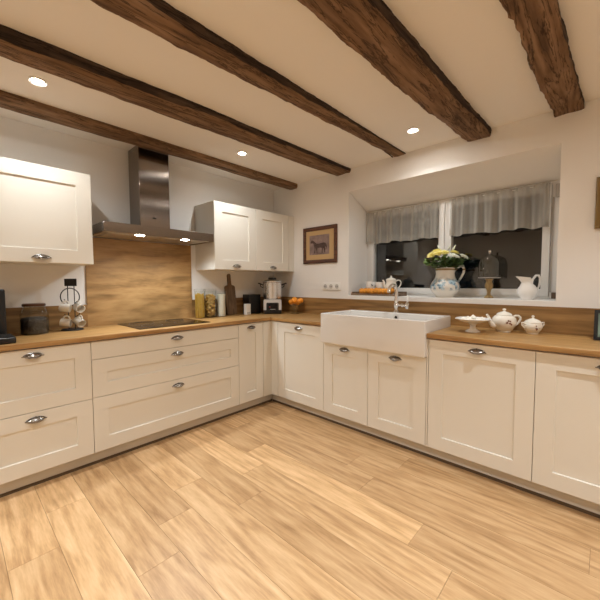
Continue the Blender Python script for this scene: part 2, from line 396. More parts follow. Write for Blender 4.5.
def curtain(y0, y1, zb, zt, label):
    cx = NX-.030; root = thing('cafe_curtain', (cx, (y0+y1)/2, zb), label, 'curtain')
    n = 150; rows = 14; hem = .045; ph = random.uniform(0, 6)
    def P(i, t, z):
        y = y0+(y1-y0)*i/n; s = i/n*(y1-y0)
        am = .013*(.3+.7*t)+.004
        x = cx - .004 + am*(sin(s*52+ph+1.6*sin(s*7+ph)) + .5*sin(s*113+2*ph)*(1-.4*t))
        return (x, y + .003*sin(s*60+ph)*t, z + .006*sin(s*21+ph)*t + .004*sin(s*47)*t)
    m = MB(); gr = []
    for r in range(rows+1):
        t = r/rows; gr.append([m.bm.verts.new(P(i, t, zt-(zt-zb)*t)) for i in range(n+1)])
    for r in range(rows):
        for i in range(n): m.bm.faces.new([gr[r][i], gr[r][i+1], gr[r+1][i+1], gr[r+1][i]])
    obj('cloth', m, M_CURT, root, angle=180)
    m = MB(); a = []
    for t, dx in ((1-hem/(zt-zb), -.0015), (1, -.0015)):
        a.append([m.bm.verts.new((P(i, t, zt-(zt-zb)*t)[0]+dx, *P(i, t, zt-(zt-zb)*t)[1:])) for i in range(n+1)])
    for i in range(n): m.bm.faces.new([a[0][i], a[0][i+1], a[1][i+1], a[1][i]])
    obj('hem', m, M_CURT, root, angle=180)
    m = MB(); a = []
    for z in (zt+.004, zt-.028):
        a.append([m.bm.verts.new((P(i, 0, 0)[0]-.0015, P(i, 0, 0)[1], z)) for i in range(n+1)])
    for i in range(n): m.bm.faces.new([a[0][i], a[0][i+1], a[1][i+1], a[1][i]])
    obj('rod_pocket', m, M_CURT, root, angle=180)
    obj('curtain_rod', MB().tube([(cx+.004, y0-.008, zt-.012), (cx+.004, y1+.008, zt-.012)], .0025, 8), M_PVC, root)
curtain(-1.320, -.568, 1.640, 1.962, 'short sheer grey curtain hanging in the left half of the window')
curtain(-2.130, -1.425, 1.645, 1.968, 'short sheer grey curtain hanging in the right half of the window')

# ------------------------------------------------------------------ ceiling beams
def interp(tab, x):
    if x <= tab[0][0]: return tab[0][1]
    for (a, va), (b, vb) in zip(tab, tab[1:]):
        if x <= b: return va+(vb-va)*(x-a)/(b-a)
    return tab[-1][1]
M_FLANK = wood('dark_beam_flank', (.018,.012,.010), (.052,.034,.025), (.11,.075,.052), 'x', .85, ring=3, sc=(9,.9), fine=45, knots=.5, bump=.5, ringw=.25, crack=.8, spec=.2)
def beam(front, back, bot, label, seed, rough=1.0, end=WX+.02, old=True):
    m = MB(); n = 320; x0 = XL-.02; rings = []
    for i in range(n+1):
        x = x0+(end-x0)*i/n; f = interp(front, x); b = interp(back, x); z = interp(bot, x)
        def nz(k, s=3.2, a=.008): return a*rough*(noise.noise((x*s, k*7.1, seed*3.3))+.6*noise.noise((x*s*3.3, k*5.1, seed*1.7+9))+.35*noise.noise((x*s*11, k*3.7, seed*2.3+5)))
        c = .012+.006*noise.noise((x*1.7, seed, 4)); w = b-f
        b += .010; f -= .004
        pts = [(f+nz(1), ZC+.03), (f+nz(2), ZC-.012), (f+nz(3, 3.2, .006), z+c+nz(4)), (f+c+nz(5), z+nz(6, 2.4, .006)),
               (f+w*.33, z+nz(7, 2.4, .006)), (f+w*.66, z+nz(8, 2.4, .006)), (b-c+nz(9), z+nz(10, 2.4, .006)),
               (b+nz(11, 3.2, .009), z+c+nz(12)), (b+nz(13), ZC-.012), (b+nz(14), ZC+.03)]
        rings.append([m.bm.verts.new((x, y, zz)) for y, zz in pts])
    k = len(rings[0])
    for a, b in zip(rings, rings[1:]):
        for i in range(k-1):
            fc = m.bm.faces.new([a[i], a[i+1], b[i+1], b[i]])
            if old and i in (0, 1, 7, 8): fc.material_index = 1      # darker wood colour on the flanks, lighter underside
    m.bm.faces.new(rings[0]); m.bm.faces.new(rings[-1][::-1])
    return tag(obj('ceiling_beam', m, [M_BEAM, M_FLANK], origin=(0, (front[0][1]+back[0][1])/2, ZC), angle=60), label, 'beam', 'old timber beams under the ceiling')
beam([(-2, .150), (.55, .152)], [(-2, .268), (-.6, .250), (.55, .272)], [(-2, 2.298), (.55, 2.306)], 'slim brown ceiling beam nearest the hood wall, running in front of the hood chimney', 1, .6, old=False)
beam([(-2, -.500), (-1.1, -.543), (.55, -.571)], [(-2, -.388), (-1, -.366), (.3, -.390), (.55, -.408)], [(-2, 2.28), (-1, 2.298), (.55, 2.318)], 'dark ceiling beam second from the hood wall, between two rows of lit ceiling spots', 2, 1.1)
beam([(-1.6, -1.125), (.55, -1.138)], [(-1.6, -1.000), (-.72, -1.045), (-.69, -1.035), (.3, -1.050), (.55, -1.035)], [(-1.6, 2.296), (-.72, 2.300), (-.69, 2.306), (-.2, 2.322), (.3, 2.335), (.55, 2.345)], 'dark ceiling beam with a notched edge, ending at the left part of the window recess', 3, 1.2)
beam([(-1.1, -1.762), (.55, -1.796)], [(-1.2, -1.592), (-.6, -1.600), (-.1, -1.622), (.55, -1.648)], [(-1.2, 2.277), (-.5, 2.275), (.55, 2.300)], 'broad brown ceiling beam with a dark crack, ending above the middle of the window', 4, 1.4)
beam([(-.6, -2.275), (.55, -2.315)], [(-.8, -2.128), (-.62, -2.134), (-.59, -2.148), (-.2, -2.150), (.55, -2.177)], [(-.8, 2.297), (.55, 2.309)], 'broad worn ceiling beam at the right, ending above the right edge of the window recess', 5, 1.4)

# ------------------------------------------------------------------ kitchen units
ZB, ZT = .1, .85
def mapA(yf): return lambda u, z, d: (u, yf+d, z)
def mapB(xf): return lambda u, z, d: (xf+d, u, z)
def shaker_mb(F, u0, u1, z0, z1, fr=.09, th=.02, rec=.009, slab=False, frb=None):
    """front panel with a recessed centre; F(u,z,d), d grows into the cabinet"""
    m = MB(); b = bmesh.new(); frb = frb or fr
    V = lambda u, z, d: b.verts.new(F(u, z, d))
    def ring(u0, u1, z0, z1, d): return [V(u0, z0, d), V(u1, z0, d), V(u1, z1, d), V(u0, z1, d)]
    c = .002
    rings = [ring(u0, u1, z0, z1, th), ring(u0, u1, z0, z1, c), ring(u0+c, u1-c, z0+c, z1-c, 0)]
    if not slab:
        rings += [ring(u0+fr, u1-fr, z0+frb, z1-fr, 0), ring(u0+fr+.003, u1-fr-.003, z0+frb+.003, z1-fr-.003, rec)]
    b.faces.new(rings[0])
    for p, q in zip(rings, rings[1:]):
        for i in range(4): b.faces.new([p[i], p[(i+1) % 4], q[(i+1) % 4], q[i]])
    b.faces.new(rings[-1])
    return m.take(b)
# cup pull, built once; local -y is out of the door
def cup_mesh():
    m = MB(); n = 24; k = 8; L = .045; outer = []; inner = []
    for i in range(n+1):
        s = -1+2*i/n; w = max(1e-3, (1-s*s))**.75
        zt = .0155*w; zb = -.0125*w; D = .024*w+.0015
        ro, ri = [], []
        for j in range(k+1):
            a = pi/2*j/k
            ro.append(m.bm.verts.new((s*L, -.001-D*sin(a), zb+(zt-zb)*cos(a)**.8)))
            ri.append(m.bm.verts.new((s*L*.96, -.001-max(0, D-.003)*sin(a), zb+(zt-zb-.002*w)*cos(a)**.8)))
        outer.append(ro); inner.append(ri)
    for G in (outer, inner):
        for a, b in zip(G, G[1:]):
            for j in range(k): m.bm.faces.new([a[j], a[j+1], b[j+1], b[j]])
    for i in range(n): m.bm.faces.new([outer[i][k], inner[i][k], inner[i+1][k], outer[i+1][k]])
    # rim flange hugging the door and little finial on top
    m.tube([(-1.02*L*cos(pi*i/16), -.002, .0185*sin(pi*i/16)**1.2) for i in range(17)], .0024, 6)
    m.ball((0, -.003, .0195), .0045, (1, .6, 1), 8)
    for sx in (-1, 1): m.ball((sx*L*1.03, -.002, -.0005), .0045, (1.5, .6, .8), 8)
    return m
_h = obj('handle', cup_mesh(), M_PEWTER, local=True); HANDLE_ME = _h.data; bpy.data.objects.remove(_h)
def handle(parent, side, u, z, front):
    o = bpy.data.objects.new('handle', HANDLE_ME); COL.objects.link(o); o.parent = parent
    w = Vector((u, front, z)) if side == 'A' else Vector((front, u, z))
    o.location = w - root_origin(parent)
    if side == 'B': o.rotation_euler.z = -pi/2
    return o
def unit(name, side, u0, u1, front, back, z0, z1, label, cat, group=None):
    uc = (u0+u1)/2
    t = thing(name, (uc, (front+back)/2, z0) if side == 'A' else ((front+back)/2, uc, z0), label, cat, group)
    m = MB(); f = front+.021
    if side == 'A': m.box(u0+.0005, u1-.0005, f, back-.001, z0, z1, .001, 1)
    else: m.box(f, back-.001, u0+.0005, u1-.0005, z0, z1, .001, 1)
    obj('carcass', m, M_CARC, t); return t
GP = .0015
def front_panel(kind, t, side, u0, u1, z0, z1, front, slab=False, hz=None, hu=None, fr=.09, frb=None):
    F = mapA(front) if side == 'A' else mapB(front)
    d = obj(kind, shaker_mb(F, u0+GP, u1-GP, z0+GP, z1-GP, slab=slab, fr=fr, frb=frb), M_CAB, t)
    if hz is not None: handle(d, side, (u0+u1)/2 if hu is None else hu, hz, front)
    return d

# wall with the hob
t = unit('drawer_cabinet', 'A', -2.181, -1.585, 0, WY, ZB, .8575, 'cream base cabinet with two deep drawers at the left, under the coffee machine', 'cabinet')
front_panel('drawer_front', t, 'A', -2.181, -1.585, .4714, ZT, 0, hz=.807)
front_panel('drawer_front', t, 'A', -2.181, -1.585, ZB, .4714, 0, hz=.423)
t = unit('drawer_cabinet', 'A', -1.585, -.4025, 0, WY, ZB, .8575, 'wide cream base cabinet with three drawers under the black hob', 'cabinet')
front_panel('drawer_front', t, 'A', -1.585, -.4025, .7285, ZT, 0, slab=True, hz=.801)
front_panel('drawer_front', t, 'A', -1.585, -.4025, .4731, .7285, 0, hz=.676)
front_panel('drawer_front', t, 'A', -1.585, -.4025, ZB, .4731, 0, hz=.423)
t = unit('base_cabinet', 'A', -.4025, -.108, 0, WY, ZB, .8575, 'narrow cream base cabinet with one slim door, left of the inner corner', 'cabinet')
front_panel('door', t, 'A', -.4025, -.108, ZB, ZT, 0, hz=.808)
m = MB(); m.box(-.1065, 0, 0, .018, ZB, ZT, .001, 1); m.box(0, .018, -.0925, .018, ZB, ZT, .001, 1)      # L-shaped corner post
obj('corner_filler', m, M_CAB, t)
# window wall
t = unit('base_cabinet', 'B', -.6748, -.094, 0, WX, ZB, .8575, 'cream base cabinet with one door between the inner corner and the sink', 'cabinet')
front_panel('door', t, 'B', -.6748, -.094, ZB, ZT, 0, hz=.806, hu=-.375)
t = unit('sink_cabinet', 'B', -1.5755, -.6748, 0, WX, ZB, .7185, 'low cream cabinet with two doors right under the white sink', 'cabinet')
front_panel('door', t, 'B', -1.1165, -.6748, ZB, .7185, 0, hz=.676)
front_panel('door', t, 'B', -1.5755, -1.1165, ZB, .7185, 0, hz=.676)
m = MB(); m.box(.001, .12, -1.588, -1.577, ZB, ZT, .001, 1)
tag(obj('filler_strip', m, M_CAB), 'thin upright cream strip between sink cabinet and dishwasher front', 'panel')
t = unit('base_cabinet', 'B', -2.1847, -1.5897, 0, WX, ZB, .8575, 'cream base cabinet with one broad door below the teapot', 'cabinet')
front_panel('door', t, 'B', -2.1847, -1.5897, ZB, ZT, 0, hz=.803)
t = unit('base_cabinet', 'B', -2.781, -2.1847, 0, WX, ZB, .8575, 'cream base cabinet farthest right, cut by the edge of the photo', 'cabinet')
front_panel('door', t, 'B', -2.781, -2.1847, ZB, ZT, 0, hz=.803)
# plinths
p_ = tag(obj('plinth', MB().box(-2.18, .055, .055, .070, .022, ZB-.002), M_KICK, origin=(-1, .06, 0)), 'long beige plinth under the drawer cabinets on the hob side', 'plinth')
obj('floor_strip', MB().box(-2.18, .058, .058, .068, 0, .022), M_STRIP, p_)
p_ = tag(obj('plinth', MB().box(.055, .070, -2.78, .052, .022, ZB-.002), M_KICK, origin=(.06, -1.3, 0)), 'long beige plinth under the cabinets on the sink side', 'plinth')
obj('floor_strip', MB().box(.058, .068, -2.78, .050, 0, .022), M_STRIP, p_)

# worktops
ZW0, ZW = .8583, .8886
tag(obj('worktop', MB().box(-2.19, WX-.001, -.02, WY-.001, ZW0, ZW, .0015, 1), M_WTX, origin=(-.8, .26, ZW0)), 'long oak worktop carrying the hob and the storage jars', 'worktop')
tag(obj('worktop', MB().box(-.02, WX-.001, -.672, -.021, ZW0, ZW, .0015, 1), M_WTY, origin=(.26, -.35, ZW0)), 'short oak worktop between the corner and the left side of the sink', 'worktop')
tag(obj('worktop', MB().box(-.02, WX-.001, -2.79, -1.5815, ZW0, ZW, .0015, 1), M_WTY, origin=(.26, -2.2, ZW0)), 'oak worktop right of the sink, under teapot and cake stand', 'worktop')
tag(obj('worktop', MB().box(.462, WX-.001, -1.581, -.673, ZW0, ZW, .0015, 1), M_WTY, origin=(.5, -1.1, ZW0)), 'narrow oak worktop strip behind the white sink', 'worktop')
# splashbacks
SPT = 1.066
tag(obj('splashback', MB().box(-1.462, -.566, WY-.014, WY-.001, ZW+.0005, 1.597), M_SPX, origin=(-1, WY, 1.2)), 'tall knotty oak splashback panel between hob and extractor hood', 'splashback')
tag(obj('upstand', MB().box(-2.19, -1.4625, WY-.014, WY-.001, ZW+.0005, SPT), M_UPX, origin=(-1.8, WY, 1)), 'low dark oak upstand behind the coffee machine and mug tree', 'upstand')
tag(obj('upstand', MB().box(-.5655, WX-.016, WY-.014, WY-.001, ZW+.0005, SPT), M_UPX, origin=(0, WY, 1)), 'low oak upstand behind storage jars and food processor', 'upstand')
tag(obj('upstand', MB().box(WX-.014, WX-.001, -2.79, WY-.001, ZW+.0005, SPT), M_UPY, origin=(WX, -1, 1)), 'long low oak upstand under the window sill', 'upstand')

# wall cabinets
UY = .203
def ubox(u0, u1, z0, z1, label, hu, extra=None):
    t = unit('wall_cabinet', 'A', u0, u1, UY, WY, z0, z1, label, 'cabinet')
    front_panel('door', t, 'A', u0, u1 if extra is None else extra, z0, z1, UY, hz=z0+.034, hu=hu)
    if extra is not None:
        obj('filler_panel', MB().box(extra+GP, u1-.001, UY, UY+.02, z0+GP, z1-GP, .002, 1), M_CAB, t)
    return t
for t in (ubox(-2.092, -1.4955, 1.366, 1.990, 'cream wall cabinet left of the hood, above the mug tree', -1.790),
          ubox(-.5125, -.0176, 1.359, 1.991, 'cream wall cabinet just right of the hood, above the storage jars', -.262),
          ubox(-.0176, WX-.001, 1.359, 1.991, 'cream wall cabinet in the room corner, above the food processor', .221, .4595)):
    for c in COL.objects:
        if c.parent == t and c.name.startswith('carcass'): c.data.materials[0] = M_CAB

# ------------------------------------------------------------------ extractor hood
HX0, HX1, HY0, HZ0, HZ1 = -1.449, -.572, .118, 1.598, 1.668
hood = thing('extractor_hood', ((HX0+HX1)/2, (HY0+WY)/2, HZ0), 'brushed steel chimney hood with two lit lamps above the hob', 'extractor hood')
m = MB(); yb = WY-.016
m.box(HX0, HX1, HY0, HY0+.012, HZ0, HZ1, .002, 1); m.box(HX0, HX0+.012, HY0+.012, yb, HZ0, HZ1, .001, 1); m.box(HX1-.012, HX1, HY0+.012, yb, HZ0, HZ1, .001, 1)
m.box(HX0+.012, HX1-.012, HY0+.012, yb, HZ1-.006, HZ1)
obj('canopy', m, M_HOOD, hood)
obj('underside_panel', MB().box(HX0+.013, HX1-.013, HY0+.013, yb, HZ0+.006, HZ0+.012), M_HOODU, hood)
for k in range(2):
    xc = (HX0+HX1)/2+(-.2 if k == 0 else .2)
    m = MB().box(xc-.185, xc+.185, .21, .50, HZ0+.001, HZ0+.006, .001, 1)
    obj('grease_filter', m, M_HOODU, hood)
CX0, CX1, CY0 = -1.118, -.868, .335
m = MB(); m.box(CX0, CX1, CY0, WY-.002, HZ1-.006, ZC-.001, .002, 1)
obj('chimney', m, M_HOOD, hood)
obj('badge', MB().ball(((CX0+CX1)/2-.01, CY0, 1.775), .018, (1, .06, .4), 14), M_BADGE, hood)
hood_lamps = []
for x in (-1.195, -.828):
    l = obj('lamp', MB().lathe([(.0, -.007), (.022, -.006), (.034, -.001), (.034, .006), (0, .006)], (x, .155, HZ0), 24), M_HLED, hood)
    obj('bezel', MB().lathe([(.035, -.002), (.043, -.002), (.043, .006), (.035, .006), (.035, -.002)], (x, .155, HZ0), 24), M_CHROME, l)
    hood_lamps.append((x, .155, HZ0-.016))

# ------------------------------------------------------------------ hob, sink, tap
m = MB(); m.box(-1.252, -.655, .062, .545-.016, ZW, ZW+.006, .002, 2)
hb = thing('hob', (-.95, .3, ZW), 'flat black glass hob set in the oak worktop', 'hob')
obj('glass_top', m, M_HOB, hb)
m = MB()
for x, y, r in ((-1.10, .20, .075), (-1.10, .41, .095), (-.81, .20, .095), (-.81, .41, .075)):
    m.lathe([(r, 0), (r+.003, 0), (r+.003, .0004), (r, .0004), (r, 0)], (x, y, ZW+.006), 40)
obj('zone_marking', m, basic('hob_zone_print', (.03,.028,.026), .3), hb)

SX0, SX1, SY0, SY1, SZ0, SZ1 = -.042, .460, -1.5785, -.6745, .7225, .973
sk = thing('farmhouse_sink', ((SX0+SX1)/2, (SY0+SY1)/2, SZ0), 'large white ceramic farmhouse sink under the window', 'sink')
b = bmesh.new()
def rg(x0, x1, y0, y1, z): return [b.verts.new(p) for p in ((x0, y0, z), (x1, y0, z), (x1, y1, z), (x0, y1, z))]
rim = .024; back = .085
R = [rg(SX0, SX1, SY0, SY1, SZ0), rg(SX0, SX1, SY0, SY1, SZ1), rg(SX0+rim, SX1-back, SY0+rim, SY1-rim, SZ1), rg(SX0+rim+.012, SX1-back-.012, SY0+rim+.012, SY1-rim-.012, SZ1-.20)]
for p, q in zip(R, R[1:]):
    for i in range(4): b.faces.new([p[i], p[(i+1) % 4], q[(i+1) % 4], q[i]])
b.faces.new(R[0]); b.faces.new(R[-1])
bmesh.ops.bevel(b, geom=list(b.edges), offset=.007, segments=3, affect='EDGES', profile=.55)
obj('basin', MB().take(b), basic('sink_fireclay', (.76,.745,.725), .14, coat=.3), sk)
OX = SX1-back-.004
ov = obj('overflow', MB().lathe([(0, 0), (.013, 0), (.013, .006), (0, .006)], (OX, -1.165, .936), 20, Matrix.Rotation(-pi/2, 3, 'Y')), M_DARK, sk)
obj('overflow_ring', MB().lathe([(.013, 0), (.019, 0), (.019, .007), (.013, .007), (.013, 0)], (OX, -1.165, .936), 20, Matrix.Rotation(-pi/2, 3, 'Y')), M_CHROME, ov)
obj('drain', MB().lathe([(0, .004), (.03, .004), (.042, .001), (.042, -.001)], (.18, -1.12, SZ1-.199), 24), M_CHROME, sk)

TX, TY, TZ = .418, -1.140, SZ1-.001
tap = thing('kitchen_tap', (TX, TY, TZ), 'chrome swan neck tap with side lever on the back of the white sink', 'tap')
obj('base', MB().lathe([(0, 0), (.027, 0), (.027, .006), (.020, .012), (.017, .02), (.015, .04), (.021, .055), (.023, .068), (.017, .082), (.014, .09), (0, .09)], (TX, TY, TZ), 24), M_CHROME, tap)
rs = .042
pts = [(TX, TY, TZ+.085), (TX, TY, TZ+.13), (TX, TY, TZ+.17)] + [(TX-rs+rs*cos(a), TY+.012*(1-cos(a)), TZ+.195+rs*sin(a)) for a in [pi*i/14 for i in range(0, 15)]] + [(TX-2*rs-.003, TY+.025, TZ+.175)]
obj('spout', MB().tube(pts, [.017]*2+[.0135]*(len(pts)-4)+[.014, .015], 14), M_CHROME, tap)
obj('spout_collar', MB().lathe([(0, 0), (.017, 0), (.019, .006), (.017, .014), (.013, .02), (0, .02)], (TX, TY, TZ+.088), 20), M_CHROME, tap)
br = obj('bridge', MB().tube([(TX, TY-.010, TZ+.066), (TX, TY-.040, TZ+.066), (TX, TY-.092, TZ+.064)], [.012, .010, .012], 12)
         .ball((TX, TY-.055, TZ+.065), .017, (1, .8, 1), 14), M_CHROME, tap)
y = TY-.098
lv = obj('lever', MB().lathe([(0, -.026), (.013, -.026), (.017, -.012), (.017, .012), (.012, .022), (.008, .03), (0, .03)], (TX, y, TZ+.064), 18), M_CHROME, tap)
obj('porcelain_grip', MB().tube([(TX, y, TZ+.09), (TX+.003, y-.003, TZ+.105), (TX+.005, y-.005, TZ+.14), (TX+.006, y-.006, TZ+.150)], [.006, .009, .0105, .005], 12), M_CER, lv)

# ------------------------------------------------------------------ things along the hob wall
def bar(m, x, y, z, **k): return m
# coffee machine
cm = thing('coffee_machine', (-2.05, .28, ZW), 'black coffee machine cut by the left edge of the photo', 'coffee machine')
obj('body', MB().box(-2.125, -1.970, .235, .50, ZW, 1.200, .012, 3), M_BLACK, cm)
obj('head', MB().box(-2.112, -2.035, .07, .24, 1.085, 1.190, .014, 3), M_BLACK, cm)
obj('drip_tray', MB().box(-2.125, -1.950, .03, .233, ZW, ZW+.036, .008, 3), M_BLACK, cm)
m = MB()
for i in range(8): m.box(-2.115, -1.962, .045+i*.022, .055+i*.022, ZW+.036, ZW+.0385)
obj('drip_grid', m, M_MATT, cm)
obj('spout', MB().lathe([(0, 0), (.009, 0), (.012, .02), (.012, .03), (0, .03)], (-2.075, .12, 1.056), 14), M_MATT, cm)

def glass_jar(name, x, y, r, h, label, lidmat=None, lid_h=.02, shoulder=0, cat='jar', seg=32):
    t = thing(name, (x, y, ZW), label, cat); wl = .0025
    if shoulder:
        prof = [(0, 0), (r*.92, 0), (r, .012), (r, h*.62), (r*.97, h*.74), (r*.80, h*.90), (r*.74, h*.94), (r*.74, h)]
    else: prof = [(0, 0), (r*.96, 0), (r, .006), (r, h-.004), (r-.001, h)]
    inn = [(max(0, q-wl), z+(.004 if i < 2 else 0)) for i, (q, z) in enumerate(prof)][::-1]
    obj('glass_body', MB().lathe(prof+inn, (x, y, ZW), seg), M_GLASS, t)
    rt = prof[-1][0]
    lm = MB().lathe([(0, h), (rt+.004, h), (rt+.006, h+.004), (rt+.005, h+lid_h-.003), (rt+.001, h+lid_h), (0, h+lid_h+.001)], (x, y, ZW), seg)
    obj('lid', lm, lidmat or M_GLASS, t)
    return t
glass_jar('storage_jar', -1.812, .40, .080, .190, 'squat round glass jar with dark lid and dark contents, beside the mug tree', M_COPPER, .018, 1)
m = MB().lathe([(0, .006), (.074, .006), (.0755, .015), (.0755, .10), (.065, .112), (.03, .118), (0, .12)], (-1.812, .40, ZW), 32)
tag(obj('jar_filling', m, M_BEANS), 'dark loose filling in the lower half of the squat glass jar', 'food', kind='stuff')

# mug tree
MX, MY = -1.590, .43
mt = thing('mug_tree', (MX, MY, ZW), 'black wire mug tree with ring and sign plate, left of the hob', 'mug tree')
obj('base', MB().lathe([(0, 0), (.07, 0), (.072, .004), (.066, .009), (0, .01)], (MX, MY, ZW), 32), M_MATT, mt)
Mz = Matrix.Rotation(radians(-38), 3, 'Z')             # turned towards the room
def mtp(u, d, z): v = Mz @ Vector((u, d, 0)); return (MX+v.x, MY+v.y, ZW+z)
for u in (-.022, .022): obj('rod', MB().tube([mtp(u, 0, .008), mtp(u, 0, .335)], .0032, 8), M_MATT, mt)
obj('ring', MB().tube([mtp(-.012+.064*cos(a), .008, .245+.064*sin(a)) for a in [2*pi*i/40 for i in range(40)]], .0036, 8, closed=True), M_MATT, mt)
m = MB(); Fm = lambda u, v, w: mtp(u, -.004+w, v)
m.prism([(-.040, .325), (.040, .325), (.040, .379), (-.040, .379)], Fm, .006); obj('sign_plate', m, M_MATT, mt)
hooks = [(-.026, -.03, .218), (.055, -.01, .216), (-.026, -.03, .109), (.055, -.01, .112)]
for u, d, z in hooks:
    s = -1 if u < 0 else 1
    obj('hook', MB().tube([mtp(s*.022, 0, z-.02), mtp(s*.022+(u-s*.022)*.5, d*.7, z-.006), mtp(u, d, z+.002), mtp(u+s*.006, d-.004, z+.012)], .0026, 8), M_MATT, mt)
def mug(c, yaw, tilt, label):
    # hangs by its handle: handle on top, mouth sideways
    c = Vector(c); t = thing('mug', c, label, 'mug')
    R3 = Matrix.Rotation(yaw, 3, 'Z') @ Matrix.Rotation(tilt, 3, 'Y') @ Matrix.Rotation(pi/2, 3, 'Y')
    r, h = .030, .064
    T = R3 @ Matrix.Translation((0,0,0)).to_3x3()
    prof = [(0, -h/2), (r*.9, -h/2), (r, -h/2+.006), (r, h/2), (r-.003, h/2), (r-.003, -h/2+.008), (0, -h/2+.006)]
    obj('cup_body', MB().lathe(prof, c+Vector((0,0,-.049)), 28, T), M_MUG, t)
    arc = [Vector((-(r-.002)-.022*sin(a), 0, .020*cos(a))) for a in [pi*i/10 for i in range(11)]]
    obj('handle', MB().tube([T @ p + c+Vector((0,0,-.049)) for p in arc], .0045, 8, flat=1.3), M_MUG, t)
hp = [mtp(u, d-.003, z-.002) for u, d, z in hooks]
mug(hp[0], radians(-30), radians(8), 'white mug on the upper left hook of the mug tree')
mug(hp[1], radians(-80), radians(12), 'white mug on the upper right hook of the mug tree')
mug(hp[2], radians(-30), radians(10), 'white mug on the lower left hook of the mug tree')
mug(hp[3], radians(-70), radians(25), 'white mug on the lower right hook of the mug tree')

# storage jars right of the hob
glass_jar('storage_jar', -.535, .44, .050, .265, 'tall glass jar of spaghetti, leftmost of the jars right of the hob', None, .022)
m = MB()
for i in range(70):
    a = random.uniform(0, 2*pi); rr = .041*sqrt(random.random()); h = random.uniform(.215, .245); a2 = a+random.uniform(-.25, .25); r2 = min(.043, rr+random.uniform(-.008, .008))
    m.tube([(-.535+rr*cos(a), .44+rr*sin(a), ZW+.006), (-.535+r2*cos(a2), .44+r2*sin(a2), ZW+h)], .0034, 5)
tag(obj('spaghetti', m, M_PASTA), 'bundle of dry yellow spaghetti standing in the left tall jar', 'pasta', kind='stuff')
glass_jar('storage_jar', -.418, .445, .057, .262, 'tall glass jar of short pasta, between the spaghetti jar and the white jar', None, .022)
m = MB()
for i in range(230):
    a = random.uniform(0, 2*pi); rr = .045*sqrt(random.random()); z = .012+.215*random.random(); d = Vector((random.uniform(-1,1), random.uniform(-1,1), random.uniform(-.7,.7))).normalized()*.012
    c = Vector((-.418+rr*cos(a), .445+rr*sin(a), ZW+z)); 
    m.tube([c-d, c+d*.1+Vector((0,0,.002)), c+d], .0055, 6)
tag(obj('short_pasta', m, M_PASTA2), 'dry short pasta filling the middle tall jar', 'pasta', kind='stuff')
glass_jar('storage_jar', -.290, .445, .047, .238, 'slim glass jar with white filling, beside the cutting board', None, .02)
tag(obj('flour', MB().lathe([(0, .004), (.0425, .004), (.0435, .01), (.0435, .226), (.033, .231), (0, .229)], (-.290, .445, ZW), 28), M_FLOUR), 'white powdery filling of the slim jar beside the cutting board', 'food', kind='stuff')

# cutting board leaning on the wall
lean = radians(7)
def cb(u, v, w): v *= 1.09; return (-.128+u, .478+v*sin(lean)+w*cos(lean), ZW+.0005+v*cos(lean)-w*sin(lean)+.018*sin(lean))
def arc(cx, cy, r, a0, a1, n): return [(cx+r*cos(radians(a0+(a1-a0)*i/n)), cy+r*sin(radians(a0+(a1-a0)*i/n))) for i in range(n+1)]
out = arc(.055, .008, .008, -90, 0, 4)+[(.063, .255)]+arc(.043, .268, .020, 0, 75, 5)+[(.022, .296), (.019, .310)]+[(.0185, .375)]+arc(0, .388, .0185, 0, 180, 10)+[(-.0185, .375), (-.019, .310), (-.022, .296)]+arc(-.043, .268, .020, 105, 180, 5)+[(-.063, .255)]+arc(-.055, .008, .008, 180, 270, 4)
tag(obj('cutting_board', MB().prism(out, cb, .018), M_BOARD, angle=30), 'dark wooden paddle cutting board leaning on the wall by the jars', 'cutting board')

# black box and small white timer
t = thing('storage_box', (.125, .46, ZW), 'black box standing left of the food processor', 'box')
obj('housing', MB().box(.040, .205, .40, .52, ZW, ZW+.215, .008, 3), M_BLACK, t)
obj('front_panel', MB().box(.057, .193, .398, .402, ZW+.012, ZW+.203, .001, 1), M_MATT, t)
t = thing('white_box', (-.015, .365, ZW), 'small white upright box in front of the black box', 'box')
obj('housing', MB().box(-.048, .018, .345, .385, ZW, ZW+.118, .006, 3), M_SOCK, t)
obj('display', MB().box(-.036, .006, .3435, .346, ZW+.012, ZW+.030, .0005, 1), M_HOLE, t)

# food processor
PX, PY = .278, .285
fp = thing('food_processor', (PX, PY, ZW), 'food processor with steel bowl and black lid in the worktop corner', 'food processor')
Rz = Matrix.Rotation(radians(-42), 4, 'Z'); T = Matrix.Translation((PX, PY, ZW)) @ Rz @ Matrix.Diagonal((.87, .95, 1, 1))     # faces the room
def pbox(*a, **k):
    m = MB(); m.box(*a, **k); m.bm.transform(T); return m
obj('base', pbox(-.112, .112, -.10, .10, 0, .165, bev=.012, seg=3), M_BLACK, fp)
m = MB(); m.prism([(-.112, .045), (-.112, .150), (-.100, .162), (.100, .162), (.112, .150), (.112, .045), (.078, .045), (.078, .118), (.07, .126), (-.07, .126), (-.078, .118), (-.078, .045)], lambda u, v, w: (u, -.106+w, v), .012); m.bm.transform(T)
obj('silver_fascia', m, M_SILVER, fp)
m = MB(); m.box(-.055, .055, -.1045, -.10, .060, .108, bev=.002, seg=1); m.bm.transform(T); obj('control_panel', m, M_HOB, fp)
m = MB(); m.ball((-.036, -.106, .078), .009, (1, .5, 1), 12); m.bm.transform(T); obj('red_button', m, basic('red_button', (.22,.012,.01), .35), fp)
m = MB(); m.box(-.03, .035, -.1055, -.1045, .050, .055); m.bm.transform(T); obj('label_strip', m, M_SILVER, fp)
bowl = obj('steel_bowl', MB().lathe([(0, .162), (.096, .162), (.104, .170), (.106, .345), (.112, .350), (.112, .356), (.103, .356), (.102, .28), (.10, .18), (0, .172)], (PX, PY, ZW), 40), M_STEELPOT, fp)
